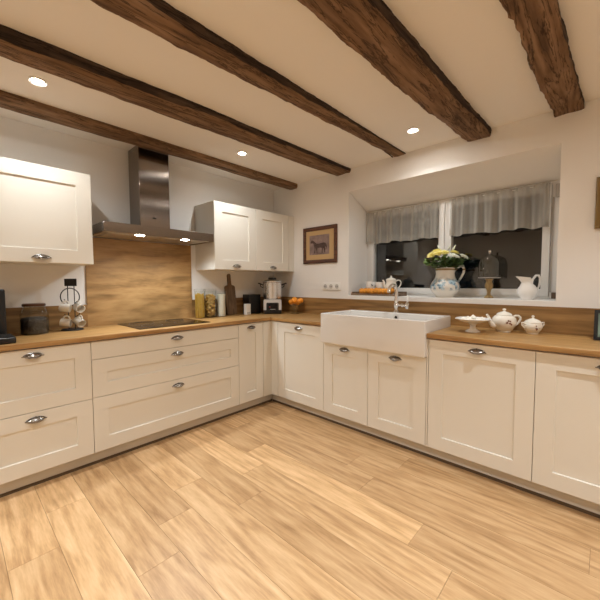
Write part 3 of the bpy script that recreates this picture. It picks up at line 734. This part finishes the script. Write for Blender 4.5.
for s in (-1, 1):
    m = MB().tube([(s*.100, 0, .315), (s*.128, 0, .330), (s*.150, 0, .338), (s*.160, 0, .335)], [.010, .011, .012, .009], 10, flat=.6)
    m.tube([(s*.104, 0, .29), (s*.128, 0, .30), (s*.134, 0, .325)], .005, 8)
    m.bm.transform(Matrix.Translation((PX, PY, ZW)) @ Matrix.Rotation(radians(-43), 4, 'Z')); obj('bowl_handle', m, M_BLACK, bowl)
lid = obj('lid', MB().lathe([(.106, .356), (.107, .362), (.09, .372), (.05, .380), (.0, .382)], (PX, PY, ZW), 40), M_STEELPOT, fp)
obj('lid_cap', MB().lathe([(.044, .374), (.046, .392), (.040, .402), (.0, .404)], (PX, PY, ZW), 28), M_BLACK, lid)
obj('cap_top', MB().lathe([(.034, .402), (.036, .414), (.03, .421), (0, .422)], (PX, PY, ZW), 28), M_GLASS, lid)

# glass bowl of oranges
BX, BY = .425, .075
t = thing('fruit_bowl', (BX, BY, ZW), 'clear footed glass bowl holding oranges by the corner', 'bowl')
prof = [(0, 0), (.048, 0), (.050, .004), (.02, .010), (.010, .02), (.010, .060), (.018, .070), (.05, .082), (.072, .102), (.080, .130), (.0775, .130), (.068, .104), (.045, .088), (0, .082)]
obj('glass_bowl', MB().lathe(prof, (BX, BY, ZW), 36), M_GLASS, t)
for i, (dx, dy, dz) in enumerate([(-.036, .022, .128), (.036, .022, .128), (-.002, -.042, .128), (.006, .012, .152), (.052, -.034, .142), (-.052, -.036, .146)]):
    o = thing('orange', (BX+dx, BY+dy, ZW+dz-.032), 'bright orange fruit heaped in the footed glass bowl', 'orange', 'oranges in the glass bowl')
    obj('fruit', MB().ball((BX+dx, BY+dy, ZW+dz), .033, (1, 1, .93), 20), M_ORANGE, o)
    obj('stalk_end', MB().lathe([(0, .002), (.003, .0015), (.004, -.001)], (BX+dx+.002, BY+dy, ZW+dz+.030), 8), M_LEAF2, o)

# ------------------------------------------------------------------ pictures, socket
pt = thing('framed_picture', (WX, -.183, 1.44), 'mahogany framed horse print hanging left of the window', 'picture')
y0, y1, z0, z1 = -.416, .050, 1.441, 1.834; fw = .040
FB = lambda u, v, w: (WX-.001-w, u, v)
b = bmesh.new()
def rr(y0, y1, z0, z1, d): return [b.verts.new((WX-.001-d, *p)) for p in ((y0, z0), (y1, z0), (y1, z1), (y0, z1))]
Rg = [rr(y0, y1, z0, z1, 0), rr(y0, y1, z0, z1, .016), rr(y0+.010, y1-.010, z0+.010, z1-.010, .022), rr(y0+fw-.006, y1-fw+.006, z0+fw-.006, z1-fw+.006, .016), rr(y0+fw, y1-fw, z0+fw, z1-fw, .010), rr(y0+fw, y1-fw, z0+fw, z1-fw, .002)]
for p, q in zip(Rg, Rg[1:]):
    for i in range(4): b.faces.new([p[i], p[(i+1) % 4], q[(i+1) % 4], q[i]])
obj('frame', MB().take(b), M_FRAME, pt, smooth=False)
obj('mat_board', MB().box(WX-.007, WX-.003, y0+fw-.002, y1-fw+.002, z0+fw-.002, z1-fw+.002), M_MAT, pt)
pr = obj('print', MB().box(WX-.0085, WX-.007, -.315, -.040, 1.535, 1.745), M_PRINT, pt)
horse = [(.02,.80),(.05,.86),(.09,.93),(.12,.90),(.20,.86),(.28,.75),(.36,.68),(.50,.66),(.64,.69),(.76,.71),(.85,.68),(.90,.58),(.93,.42),(.94,.26),(.91,.22),(.90,.36),(.87,.47),(.84,.40),(.86,.28),(.83,.18),(.84,.06),(.79,.05),(.78,.18),(.76,.30),(.72,.38),(.72,.26),(.69,.16),(.70,.05),(.65,.05),(.65,.18),(.66,.36),(.55,.40),(.45,.38),(.40,.36),(.40,.20),(.41,.05),(.36,.05),(.35,.20),(.33,.36),(.30,.38),(.29,.22),(.28,.05),(.23,.05),(.24,.22),(.24,.44),(.20,.56),(.19,.66),(.15,.72),(.11,.71),(.06,.72),(.02,.73)]
m = MB(); m.prism([(-.052-u*.25, 1.543+v*.165) for u, v in horse], lambda u, v, w: (WX-.0085-w, u, v), .0006)
obj('horse_figure', m, M_HORSE, pr, smooth=False)
m = MB(); m.box(WX-.0062, WX-.0042+.0005, y0+fw, y1-fw, z0+fw, z1-fw)

sk2 = thing('wall_socket', (WX, -.34, 1.152), 'white triple wall socket under the horse picture', 'socket')
obj('plate', MB().box(WX-.011, WX-.001, -.456, -.225, 1.153, 1.231, .003, 2), M_SOCK, sk2)
for i in range(3):
    yc = -.2645-.076*i
    obj('socket_well', MB().lathe([(.023, 0), (.023, .0012), (.0, .0012)], (WX-.011, yc, 1.192), 24, Matrix.Rotation(-pi/2, 3, 'Y')), M_HOLE, sk2)
    m = MB()
    for dy in (-.009, .009): m.lathe([(.004, 0), (.004, .0018), (0, .0018)], (WX-.011, yc+dy, 1.192), 10, Matrix.Rotation(-pi/2, 3, 'Y'))
    obj('pin_holes', m, M_DARK, sk2)

pt = thing('framed_picture', (WX, -2.6, 1.558), 'gilt brown framed picture on the wall, cut by the right edge', 'picture')
y1, y0, z0, z1 = -2.392, -2.84, 1.560, 1.872; b = bmesh.new(); fw = .045
Rg = [rr(y0, y1, z0, z1, 0), rr(y0, y1, z0, z1, .020), rr(y0+.008, y1-.008, z0+.008, z1-.008, .026), rr(y0+fw, y1-fw, z0+fw, z1-fw, .012), rr(y0+fw, y1-fw, z0+fw, z1-fw, .002)]
for p, q in zip(Rg, Rg[1:]):
    for i in range(4): b.faces.new([p[i], p[(i+1) % 4], q[(i+1) % 4], q[i]])
obj('frame', MB().take(b), M_GFRAME, pt, smooth=False)
obj('picture_sheet', MB().box(WX-.006, WX-.003, y0+fw-.002, y1-fw+.002, z0+fw-.002, z1-fw+.002), M_MAT, pt)

# photo frame on the worktop, leaning back
pf = thing('photo_frame', (.40, -2.53, ZW), 'black photo frame standing on the worktop at the right edge', 'photo frame')
ln = radians(12)
def pfm(u, v, w): return (.372+v*sin(ln)+w*cos(ln), u, ZW+.004+v*cos(ln)-w*sin(ln))
m = MB(); W0, W1, Hh, f = -2.66, -2.412, .178, .018
for q in ([(W0, 0), (W1, 0), (W1, f), (W0, f)], [(W0, Hh-f), (W1, Hh-f), (W1, Hh), (W0, Hh)], [(W0, f), (W0+f, f), (W0+f, Hh-f), (W0, Hh-f)], [(W1-f, f), (W1, f), (W1, Hh-f), (W1-f, Hh-f)]): m.prism(q, pfm, .016)
obj('frame', m, M_BLACK, pf, smooth=False)
m = MB(); m.prism([(W0+f, f), (W1-f, f), (W1-f, Hh-f), (W0+f, Hh-f)], lambda u, v, w: pfm(u, v, w+.006), .006); obj('picture_sheet', m, M_SCREEN, pf, smooth=False)
m = MB(); yc = (W0+W1)/2
m.prism([(yc-.03, .12), (yc+.03, .12), (yc+.02, 0), (yc-.02, 0)], lambda u, v, w: (pfm(u, .12, .016)[0]+.055*(1-v/.12)+w, u, ZW+.0005+(pfm(u, .12, .016)[2]-ZW)*v/.12), .004); obj('easel_back', m, M_BLACK, pf, smooth=False)

# ------------------------------------------------------------------ things right of the sink
KX, KY = .255, -1.792
cs = thing('cake_stand', (KX, KY, ZW), 'low white cake stand heaped with meringues, right of the sink', 'cake stand')
obj('foot', MB().lathe([(0, 0), (.046, 0), (.048, .004), (.040, .012), (.022, .022), (.017, .036), (.020, .052), (.036, .064), (0, .064)], (KX, KY, ZW), 36), M_CER, cs)
m = MB(); pr_ = [(0, .064), (.05, .064), (.085, .076), (.108, .089), (.113, .093), (.108, .096), (.084, .084), (.05, .072), (0, .071)]
m.lathe(pr_, (KX, KY, ZW), 48)
for v in m.bm.verts:
    dx, dy = v.co.x-KX, v.co.y-KY; r = sqrt(dx*dx+dy*dy)
    if r > .09: k = 1+.025*cos(12*math.atan2(dy, dx)); v.co.x = KX+dx*k; v.co.y = KY+dy*k
obj('plate', m, M_CER, cs)
for i, (dx, dy, dz) in enumerate([(.03, 0, 0), (-.03, .01, 0), (0, .04, 0), (0, -.04, 0), (.045, .045, .003), (-.045, -.04, .003), (.045, -.045, .003), (-.045, .05, .003), (0, 0, .018)]):
    o = tag(obj('meringue', MB().lathe([(0, 0), (.018, .001), (.021, .008), (.016, .016), (.009, .022), (.003, .028), (0, .030)], (KX+dx, KY+dy, ZW+.074+dz), 14), M_MERING), 'small white meringue in the heap on the cake stand', 'meringue', 'meringues on the cake stand')

def motif(parent, c, n, r, seed, mat=None):
    """little painted flower lying on the glaze; n is the outward direction"""
    rnd = random.Random(seed); n = Vector(n).normalized(); a = n.cross(Vector((0,0,1))).normalized(); b_ = n.cross(a)
    Mt = Matrix((a, b_, n)).transposed(); m = MB()
    for i in range(7):
        p = Vector(c)+a*rnd.uniform(-r, r)+b_*rnd.uniform(-r, r)
        m.ball(p, r*.42, (1, 1, .22), 8, M=Mt)
    return obj('painted_flower', m, mat or M_RUST, parent)

PTX, PTY = .415, -1.946
tp = thing('teapot', (PTX, PTY, ZW), 'cream porcelain teapot with flower motif on the oak worktop', 'teapot')
ang = radians(-47+90)       # spout points to the left as seen from the room
D = Vector((-cos(radians(43+90))*0-.0, 1, 0)); D = Vector((-.68, .73, 0)).normalized(); Nn = Vector((-.73, -.68, 0)).normalized()
C0 = Vector((PTX, PTY, ZW))
obj('pot_body', MB().lathe([(0, 0), (.046, 0), (.048, .004), (.046, .008), (.062, .028), (.078, .055), (.082, .078), (.076, .102), (.060, .120), (.044, .127), (.040, .127), (0, .120)], C0, 44), M_POR, tp)
obj('lid', MB().lathe([(.050, .124), (.052, .128), (.044, .138), (.026, .147), (.010, .151), (.006, .156), (.010, .161), (.013, .166), (.010, .172), (0, .175)], C0, 36), M_POR, tp)
pts = [C0+D*a+Vector((0,0,z)) for a, z in ((.066, .045), (.088, .052), (.103, .072), (.110, .095), (.118, .115), (.130, .130))]
obj('spout', MB().tube(pts, [.022, .019, .0145, .011, .009, .008], 14), M_POR, tp)
pts = [C0-D*a+Vector((0,0,z)) for a, z in ((.066, .110), (.085, .118), (.105, .118), (.120, .106), (.122, .090), (.112, .072), (.095, .055), (.072, .042))]
obj('handle', MB().tube(pts, [.006, .0065, .0065, .007, .007, .0065, .006, .006], 10, flat=1.3), M_POR, tp)
motif(tp, C0+Nn*.080+D*.012+Vector((0,0,.074)), Nn, .017, 3)

tp.scale = (.93, .93, .93)
BX2, BY2 = .440, -2.108; C0 = Vector((BX2, BY2, ZW))
sb = thing('sugar_bowl', C0, 'small lidded porcelain sugar bowl with two ear handles beside the teapot', 'sugar bowl')
obj('bowl', MB().lathe([(0, 0), (.034, 0), (.035, .004), (.034, .007), (.047, .020), (.056, .040), (.055, .056), (.048, .066), (.044, .066), (0, .06)], C0, 40), M_POR, sb)
obj('lid', MB().lathe([(.050, .064), (.051, .068), (.042, .078), (.022, .087), (.008, .091), (.006, .096), (.010, .101), (.008, .107), (0, .110)], C0, 32), M_POR, sb)
for s in (-1, 1):
    obj('ear_handle', MB().tube([C0+D*s*a+Vector((0,0,z)) for a, z in ((.048, .034), (.064, .040), (.076, .054), (.076, .066), (.066, .066), (.053, .056))], .0048, 10), M_POR, sb)
sb.scale = (.97, .97, 1.12)
motif(sb, C0+Nn*.054+D*.004+Vector((0,0,.040)), Nn, .012, 5)

# ------------------------------------------------------------------ things on the window sill
# wooden tray
tr = thing('wooden_tray', (.69, -.85, ZS), 'shallow weathered wooden tray at the left end of the window sill', 'tray')
TX0, TX1, TY0, TY1 = .590, .790, -1.062, -.558
obj('bottom_board', MB().box(TX0, TX1, TY0, TY1, ZS, ZS+.010, .001, 1), M_TRAY, tr)
for q in ((TX0, TX0+.010, TY0, TY1, .020), (TX1-.010, TX1, TY0, TY1, .040), (TX0+.010, TX1-.010, TY0, TY0+.010, .034), (TX0+.010, TX1-.010, TY1-.010, TY1, .034)):
    obj('side_board', MB().box(*q[:4], ZS+.010, ZS+q[4], .001, 1), M_TRAY, tr)
rnd = random.Random(4)
for i in range(9):
    y = -.662-.0395*i; x = .632+rnd.uniform(-.005, .005); z = ZS+.042+rnd.uniform(-.003, .006)
    o = thing('orange_pod', (x, y, ZS+.010), 'small ribbed orange pod in the row along the front of the wooden tray', 'decoration', 'orange pods on the tray')
    m = MB(); prof = []
    Mr = Matrix.Rotation(rnd.uniform(-.5, .5), 3, 'X') @ Matrix.Rotation(rnd.uniform(-.4, .4), 3, 'Y')
    m.lathe([(0, .034), (.014, .030), (.026, .014), (.028, 0), (.022, -.016), (.009, -.030), (0, -.036)], (x, y, z), 20, Mr)
    for v in m.bm.verts:
        dx, dy = v.co.x-x, v.co.y-y; k = 1+.10*cos(5*math.atan2(dy, dx)); v.co.x = x+dx*k; v.co.y = y+dy*k
        v.co.z = max(v.co.z, ZS+.0105)
    obj('husk', m, M_LANTERN, o)
    obj('stalk', MB().tube([Vector((x, y, z))+Mr @ Vector((0, 0, .029)), Vector((x, y, z))+Mr @ Vector((.004, 0, .042))], .0015, 6), M_LEAF2, o)
# coffee pot on the tray
C0 = Vector((.735, -.925, ZS+.0105)); D2 = Vector((-.62, .78, 0)).normalized(); N2 = Vector((-.78, -.62, 0))
t = thing('coffee_pot', C0, 'tall cream coffee pot with lid standing on the wooden tray', 'coffee pot')
obj('pot_body', MB().lathe([(0, 0), (.044, 0), (.046, .004), (.044, .010), (.056, .030), (.062, .058), (.056, .088), (.047, .115), (.047, .132), (.051, .142), (.048, .143), (.036, .13), (0, .12)], C0, 36), M_POR, t)
obj('lid', MB().lathe([(.050, .141), (.050, .146), (.034, .158), (.012, .165), (.006, .170), (.009, .177), (.006, .184), (0, .186)], C0, 30), M_POR, t)
obj('spout', MB().tube([C0+D2*a+Vector((0,0,z)) for a, z in ((.048, .06), (.062, .078), (.066, .105), (.070, .128), (.082, .143))], [.013, .012, .009, .0075, .007], 12), M_POR, t)
obj('handle', MB().tube([C0-D2*a+Vector((0,0,z)) for a, z in ((.045, .128), (.064, .142), (.084, .138), (.095, .118), (.090, .092), (.075, .070), (.056, .056))], .0055, 10), M_POR, t)
motif(t, C0+N2*.061+Vector((0,0,.066)), N2, .016, 8); 
# cup and cream jug on the tray
def cup(name, c, r, h, label, cat, spout=False):
    c = Vector(c); t = thing(name, c, label, cat)
    m = MB().lathe([(0, 0), (r*.62, 0), (r*.66, .004), (r*.86, h*.35), (r, h*.8), (r*1.02, h), (r*.97, h), (r*.82, h*.4), (r*.5, .008), (0, .006)], c, 32)
    if spout:
        for v in m.bm.verts:
            q = v.co-c
            if q.z > h*.6:
                k = max(0, q.normalized().dot(D2*-1)); v.co += (-D2*.5+Vector((0,0,.5)))*.045*(k**4)*(q.z/h-.6)/.4
    obj('cup_body', m, M_CER, t)
    hd = D2*(1 if spout else -1)
    obj('handle', MB().tube([c+hd*a+Vector((0,0,z)) for a, z in ((r*.9, h*.78), (r*1.35, h*.85), (r*1.6, h*.6), (r*1.3, h*.3), (r*.8, h*.28))], .004, 8), M_CER, t)
    return t, c
t, c = cup('coffee_cup', (.725, -.705, ZS+.0105), .050, .128, 'small white cup with dark motif at the left end of the tray', 'cup')
motif(t, c+N2*.046+Vector((-.004,-.012,.090)), N2+Vector((0,-.4,0)), .010, 9, M_BADGE)
cup('cream_jug', (.725, -.815, ZS+.0105), .047, .122, 'small white cream jug between cup and coffee pot on the tray', 'jug', True)

# flower jug
C0 = Vector((.700, -1.445, ZS)); D3 = Vector((.62, -.78, 0)).normalized()
fj = thing('flower_jug', C0, 'large painted jug with blue flowers and gold rim holding the bouquet', 'jug')
prof = [(0, 0), (.066, 0), (.070, .006), (.074, .016), (.100, .040), (.117, .072), (.119, .095), (.108, .125), (.090, .152), (.078, .176), (.074, .205), (.078, .232), (.084, .250), (.080, .251), (.070, .21), (.07, .18), (.105, .10), (.06, .02), (0, .015)]
obj('jug_body', MB().lathe(prof, C0, 48), M_JUG, fj)
obj('handle', MB().tube([C0+D3*a+Vector((0,0,z)) for a, z in ((.072, .222), (.098, .252), (.122, .268), (.146, .262), (.156, .236), (.150, .205), (.134, .172), (.116, .142), (.104, .122))], [.007, .008, .0085, .0085, .0085, .008, .0075, .007, .006], 12, flat=1.3), M_JUG, fj)
def flower(name, off, r, mat, label, group, cat='flower', petals=26, seed=0):
    rnd = random.Random(seed); top = C0+Vector(off); base = C0+Vector((off[0]*.35, off[1]*.35, .20))
    o = thing(name, base, label, cat, group)
    mid = (top+base)/2+Vector((rnd.uniform(-.01, .01), rnd.uniform(-.01, .01), .01))
    obj('stem', MB().tube([base, mid, top], .0028, 6), M_LEAF2, o)
    up = (top-mid).normalized(); m = MB(); m.ball(top, r*.40, (1, 1, .7), 10)
    for layer, (n, tilt, rr_) in enumerate(((10, 1.35, 1.0), (10, 1.0, .92), (8, .6, .75), (5, .25, .55))):
        for i in range(n):
            a = 2*pi*(i+.5*layer)/n; side = Vector((cos(a), sin(a), 0)); side = (side-up*side.dot(up)).normalized()
            d = (up*cos(tilt)+side*sin(tilt)).normalized(); p = top+d*r*.55*rr_
            w = d.cross(side if tilt < .3 else up).normalized(); nn = d.cross(w)
            Mt = Matrix((d, w, nn)).transposed(); m.ball(p, r*.5*rr_, (1, .42, .16), 8, M=Mt)
    obj('flower_head', m, mat, o); return o
yl = 'ruffled yellow flower in the left clump of the bouquet'
L2 = Vector((-.68, .73, 0)); R2 = -L2; TC = Vector((-.73, -.68, 0))
def at(u, d, z): v = R2*u+TC*d; return (v.x, v.y, z)
for i, (u, d, z) in enumerate([(-.122, .02, .352), (-.078, .050, .362), (-.030, .04, .368), (-.070, -.02, .385)]):
    flower('yellow_flower', at(u, d, z), .046, M_YEL, yl, 'yellow flowers in the left clump', seed=i)
flower('yellow_flower', at(.062, .02, .372), .042, M_YEL, 'single ruffled yellow flower at the right of the bouquet', None, seed=11)
for i, (u, d, z) in enumerate([(.010, .115, .345), (.045, .105, .335), (.108, .075, .345), (.138, .060, .335)]):
    lb = ['white flower below the gap between the yellow flowers', 'white flower just under the single yellow flower', 'white flower at the right side of the bouquet, left of its neighbour', 'outermost white flower on the right side of the bouquet'][i]
    flower('white_flower', at(u, d, z), .028, M_WPET, lb, None, seed=20+i)
for i, (u, z) in enumerate([(-.03, .400), (.03, .405), (.070, .398)]):
    o = thing('white_bud', C0+Vector(at(u*.4, -.02, .2)), 'pointed white bud rising above the bouquet against the window frame', 'flower', 'white buds over the bouquet')
    p1 = C0+Vector(at(u, -.03, z)); obj('stem', MB().tube([C0+Vector(at(u*.4, -.02, .2)), p1], .0022, 6), M_LEAF2, o)
    obj('bud', MB().lathe([(0, 0), (.008, .012), (.009, .025), (.004, .05), (0, .062)], p1, 10, Matrix.Rotation(.5*(-1 if u < 0 else 1), 3, 'X')), M_WPET, o)
def leaf(m, p, d, ln, w, roll=0):
    d = Vector(d).normalized(); s = d.cross(Vector((0,0,1))).normalized(); s = Matrix.Rotation(roll, 3, d) @ s; n_ = d.cross(s); k = 8
    A, B_, Cc = [], [], []
    for i in range(k+1):
        t = i/k; ww = w*sin(pi*t**.8)*.5; c = Vector(p)+d*ln*t-Vector((0,0,1))*ln*.35*t*t
        A.append(m.bm.verts.new(c-s*ww+n_*ww*.3)); B_.append(m.bm.verts.new(c)); Cc.append(m.bm.verts.new(c+s*ww+n_*ww*.3))
    for i in range(k):
        m.bm.faces.new([A[i], A[i+1], B_[i+1], B_[i]]); m.bm.faces.new([B_[i], B_[i+1], Cc[i+1], Cc[i]])
sprigs = [(-.175, .03, .300, 1), (-.13, .06, .300, 0), (-.09, .085, .285, 0), (-.04, .095, .285, 0), (.02, .095, .290, 0), (.075, .08, .285, 0), (.13, .05, .295, 0), (-.06, .07, .325, 1), (.06, .06, .310, 0), (-.155, .02, .285, 1), (-.105, .05, .262, 0), (-.055, .075, .270, 0), (0, .08, .268, 0), (.055, .07, .270, 0), (.105, .03, .275, 0), (-.02, -.05, .330, 0), (.07, -.05, .320, 1), (-.095, -.04, .310, 1), (-.015, .055, .315, 0), (-.075, .05, .315, 1), (.045, .03, .330, 0), (.12, -.03, .30, 0)]
rnd = random.Random(12)
for i, (u, d, z, k) in enumerate(sprigs):
    top = C0+Vector(at(u, d, z)); base = C0+Vector(at(u*.35, d*.35, .21))
    o = thing('leafy_sprig', base, 'green leafy sprig spreading under the flowers in the painted jug', 'foliage', 'leafy sprigs of the bouquet')
    obj('stem', MB().tube([base, (base+top)/2+Vector((0,0,.02)), top], .0022, 6), M_LEAF2, o)
    m = MB()
    for j in range(7):
        f = .45+.55*j/6; p = base.lerp(top, f)+Vector((0,0,.012)); dr = (top-base).normalized()*.7+Vector((rnd.uniform(-1,1), rnd.uniform(-1,1), rnd.uniform(-.3,.6)))
        leaf(m, p, dr, rnd.uniform(.05, .085), rnd.uniform(.028, .042), rnd.uniform(-.6, .6))
    obj('leaves', m, M_LEAF2 if k else M_LEAF, o, angle=180)

# cloche on a turned stand
C0 = Vector((.800, -1.758, ZS))
t = thing('cloche_stand', C0, 'turned gilt stand with small plate under the glass dome', 'stand')
obj('turned_stem', MB().lathe([(0, 0), (.034, 0), (.036, .006), (.028, .014), (.016, .024), (.012, .045), (.017, .065), (.028, .085), (.031, .105), (.024, .122), (.020, .135), (.026, .148), (.034, .156), (0, .156)], C0, 32), M_TURN, t)
obj('plate', MB().lathe([(0, .156), (.080, .156), (.084, .160), (.080, .164), (0, .164)], C0, 40), M_GLASS, t)
t = thing('glass_cloche', C0+Vector((0,0,.1645)), 'clear glass dome with shiny knob on the turned stand by the window', 'cloche')
pf_ = [(.079, .1645), (.079, .27), (.076, .295), (.066, .322), (.050, .340), (.030, .351), (.008, .356)]
obj('dome', MB().lathe(pf_+[(max(.001, r-.0025), z-(.002 if i > 2 else 0)) for i, (r, z) in enumerate(pf_)][::-1]+[pf_[0]], C0, 40), glass('cloche_glass', (.86,.87,.86), 1.5, .01, 1.6), t)
obj('knob', MB().lathe([(.008, .355), (.005, .362), (.010, .370), (.012, .378), (.008, .387), (0, .389)], C0, 20), M_CHROME, t)
obj('rim', MB().lathe([(.078, .1643), (.0815, .1643), (.0815, .1675), (.078, .1675), (.078, .1643)], C0, 40), M_SILVER, t)
# white milk jug
C0 = Vector((.690, -2.035, ZS)); D4 = Vector((.66, -.75, 0)).normalized()
t = thing('milk_jug', C0, 'plain white porcelain pitcher at the right end of the window sill', 'jug')
m = MB(); prof = [(0, 0), (.036, 0), (.040, .005), (.040, .010), (.054, .030), (.064, .055), (.063, .078), (.048, .102), (.034, .122), (.031, .138), (.035, .156), (.037, .162), (.034, .162), (.027, .14), (.030, .122), (.058, .07), (.035, .014), (0, .012)]
m.lathe(prof, C0, 44)
for v in m.bm.verts:
    q = v.co-C0
    if q.z > .115:
        s = (q.z-.115)/.05; hd = Vector((q.x, q.y, 0))
        kk = max(0, hd.normalized().dot(-D4)) if hd.length > 1e-6 else 0
        v.co += -D4*.052*s*(kk**3) + Vector((0,0,.010))*s*(kk**2) - Vector((0,0,.052))*s*max(0, hd.normalized().dot(D4) if hd.length > 1e-6 else 0) - D4*.004*s
obj('jug_body', m, M_CER, t)
obj('handle', MB().tube([C0+D4*a+Vector((0,0,z)) for a, z in ((.028, .112), (.038, .150), (.058, .177), (.078, .177), (.088, .160), (.088, .130), (.084, .105), (.074, .080), (.060, .066))], [.005, .006, .0062, .0062, .006, .006, .0055, .005, .005], 10, flat=1.3), M_CER, t)

# ------------------------------------------------------------------ ceiling spots and light
def spot(x, y, label, energy, cone=150):
    t = thing('ceiling_spotlight', (x, y, ZC-.004), label, 'spotlight', None if 'ceiling spot' in label and 'out of' not in label else 'spots out of view')
    obj('trim_ring', MB().lathe([(.026, 0), (.040, -.004), (.044, -.001), (.044, .004), (.026, .004), (.026, 0)], (x, y, ZC-.004), 28), M_PVC, t)
    obj('led_lens', MB().lathe([(0, .0005), (.026, .0005), (.026, .003), (0, .003)], (x, y, ZC-.004), 24), M_LED, t)
    lamp(x, y, ZC-.012, energy, t, cone, 1.0)
def lamp(x, y, z, energy, parent, ang, blend):
    ld = bpy.data.lights.new('lamp_light', 'SPOT'); ld.energy = energy; ld.color = LAMP_COL; ld.shadow_soft_size = .025; ld.spot_size = radians(ang); ld.spot_blend = blend
    lo = bpy.data.objects.new('lamp_light', ld); COL.objects.link(lo); lo.parent = parent; lo.location = Vector((x, y, z))-root_origin(parent)
E0 = 30; E1 = 82
spot(-1.821, -.114, 'lit ceiling spot at the upper left, above the left wall cabinet', E0)
spot(-.425, -.114, 'lit ceiling spot between hood and corner cabinets', E0)
spot(.177, -1.376, 'lit ceiling spot close to the window, above the sink', E0)
for x, y in ((-3.2, -.114), (-1.82, -1.376), (-.425, -2.62), (-1.82, -2.62), (-3.2, -2.62), (-3.2, -1.376), (-1.82, -3.9), (-.425, -3.9)):  # unseen spots: some inferred from shadows and flare, the rest added for fill
    spot(x, y, 'assumed round recessed spot out of the picture', E1, 112)
for p in hood_lamps: lamp(*p, 18, hood, 150, .8)

w = bpy.data.worlds.new('night'); SC.world = w; w.use_nodes = True
w.node_tree.nodes['Background'].inputs[0].default_value = (.10, .13, .18, 1); w.node_tree.nodes['Background'].inputs[1].default_value = .01

# ------------------------------------------------------------------ camera
cam = bpy.data.cameras.new('camera'); co = bpy.data.objects.new('camera', cam); COL.objects.link(co); SC.camera = co
cam.sensor_width = 36; cam.lens = 36*328.44/600; cam.clip_start = .02
yw, pi_, rl = radians(-47.0361), radians(-3.0538), radians(-.1897)
fw_ = Vector((-sin(yw)*cos(pi_), cos(yw)*cos(pi_), sin(pi_))); rt = Vector((cos(yw), sin(yw), 0)); up = rt.cross(fw_)
r2 = rt*cos(rl)+up*sin(rl); u2 = -rt*sin(rl)+up*cos(rl)
Mx = Matrix((r2, u2, -fw_)).transposed().to_4x4(); Mx.translation = (-2.2113, -2.4567, 1.2343); co.matrix_world = Mx

vs = SC.view_settings; vs.view_transform = 'Standard'; vs.look = 'None'; vs.gamma = 1; vs.use_curve_mapping = False; vs.exposure = -0.17
SC.display_settings.display_device = 'sRGB'
SC.cycles.max_bounces = 12; SC.cycles.diffuse_bounces = 6; SC.cycles.glossy_bounces = 4; SC.cycles.transparent_max_bounces = 16
SC.cycles.use_denoising = True; SC.cycles.sample_clamp_indirect = 6.0
SC.cycles.caustics_reflective = False; SC.cycles.caustics_refractive = False
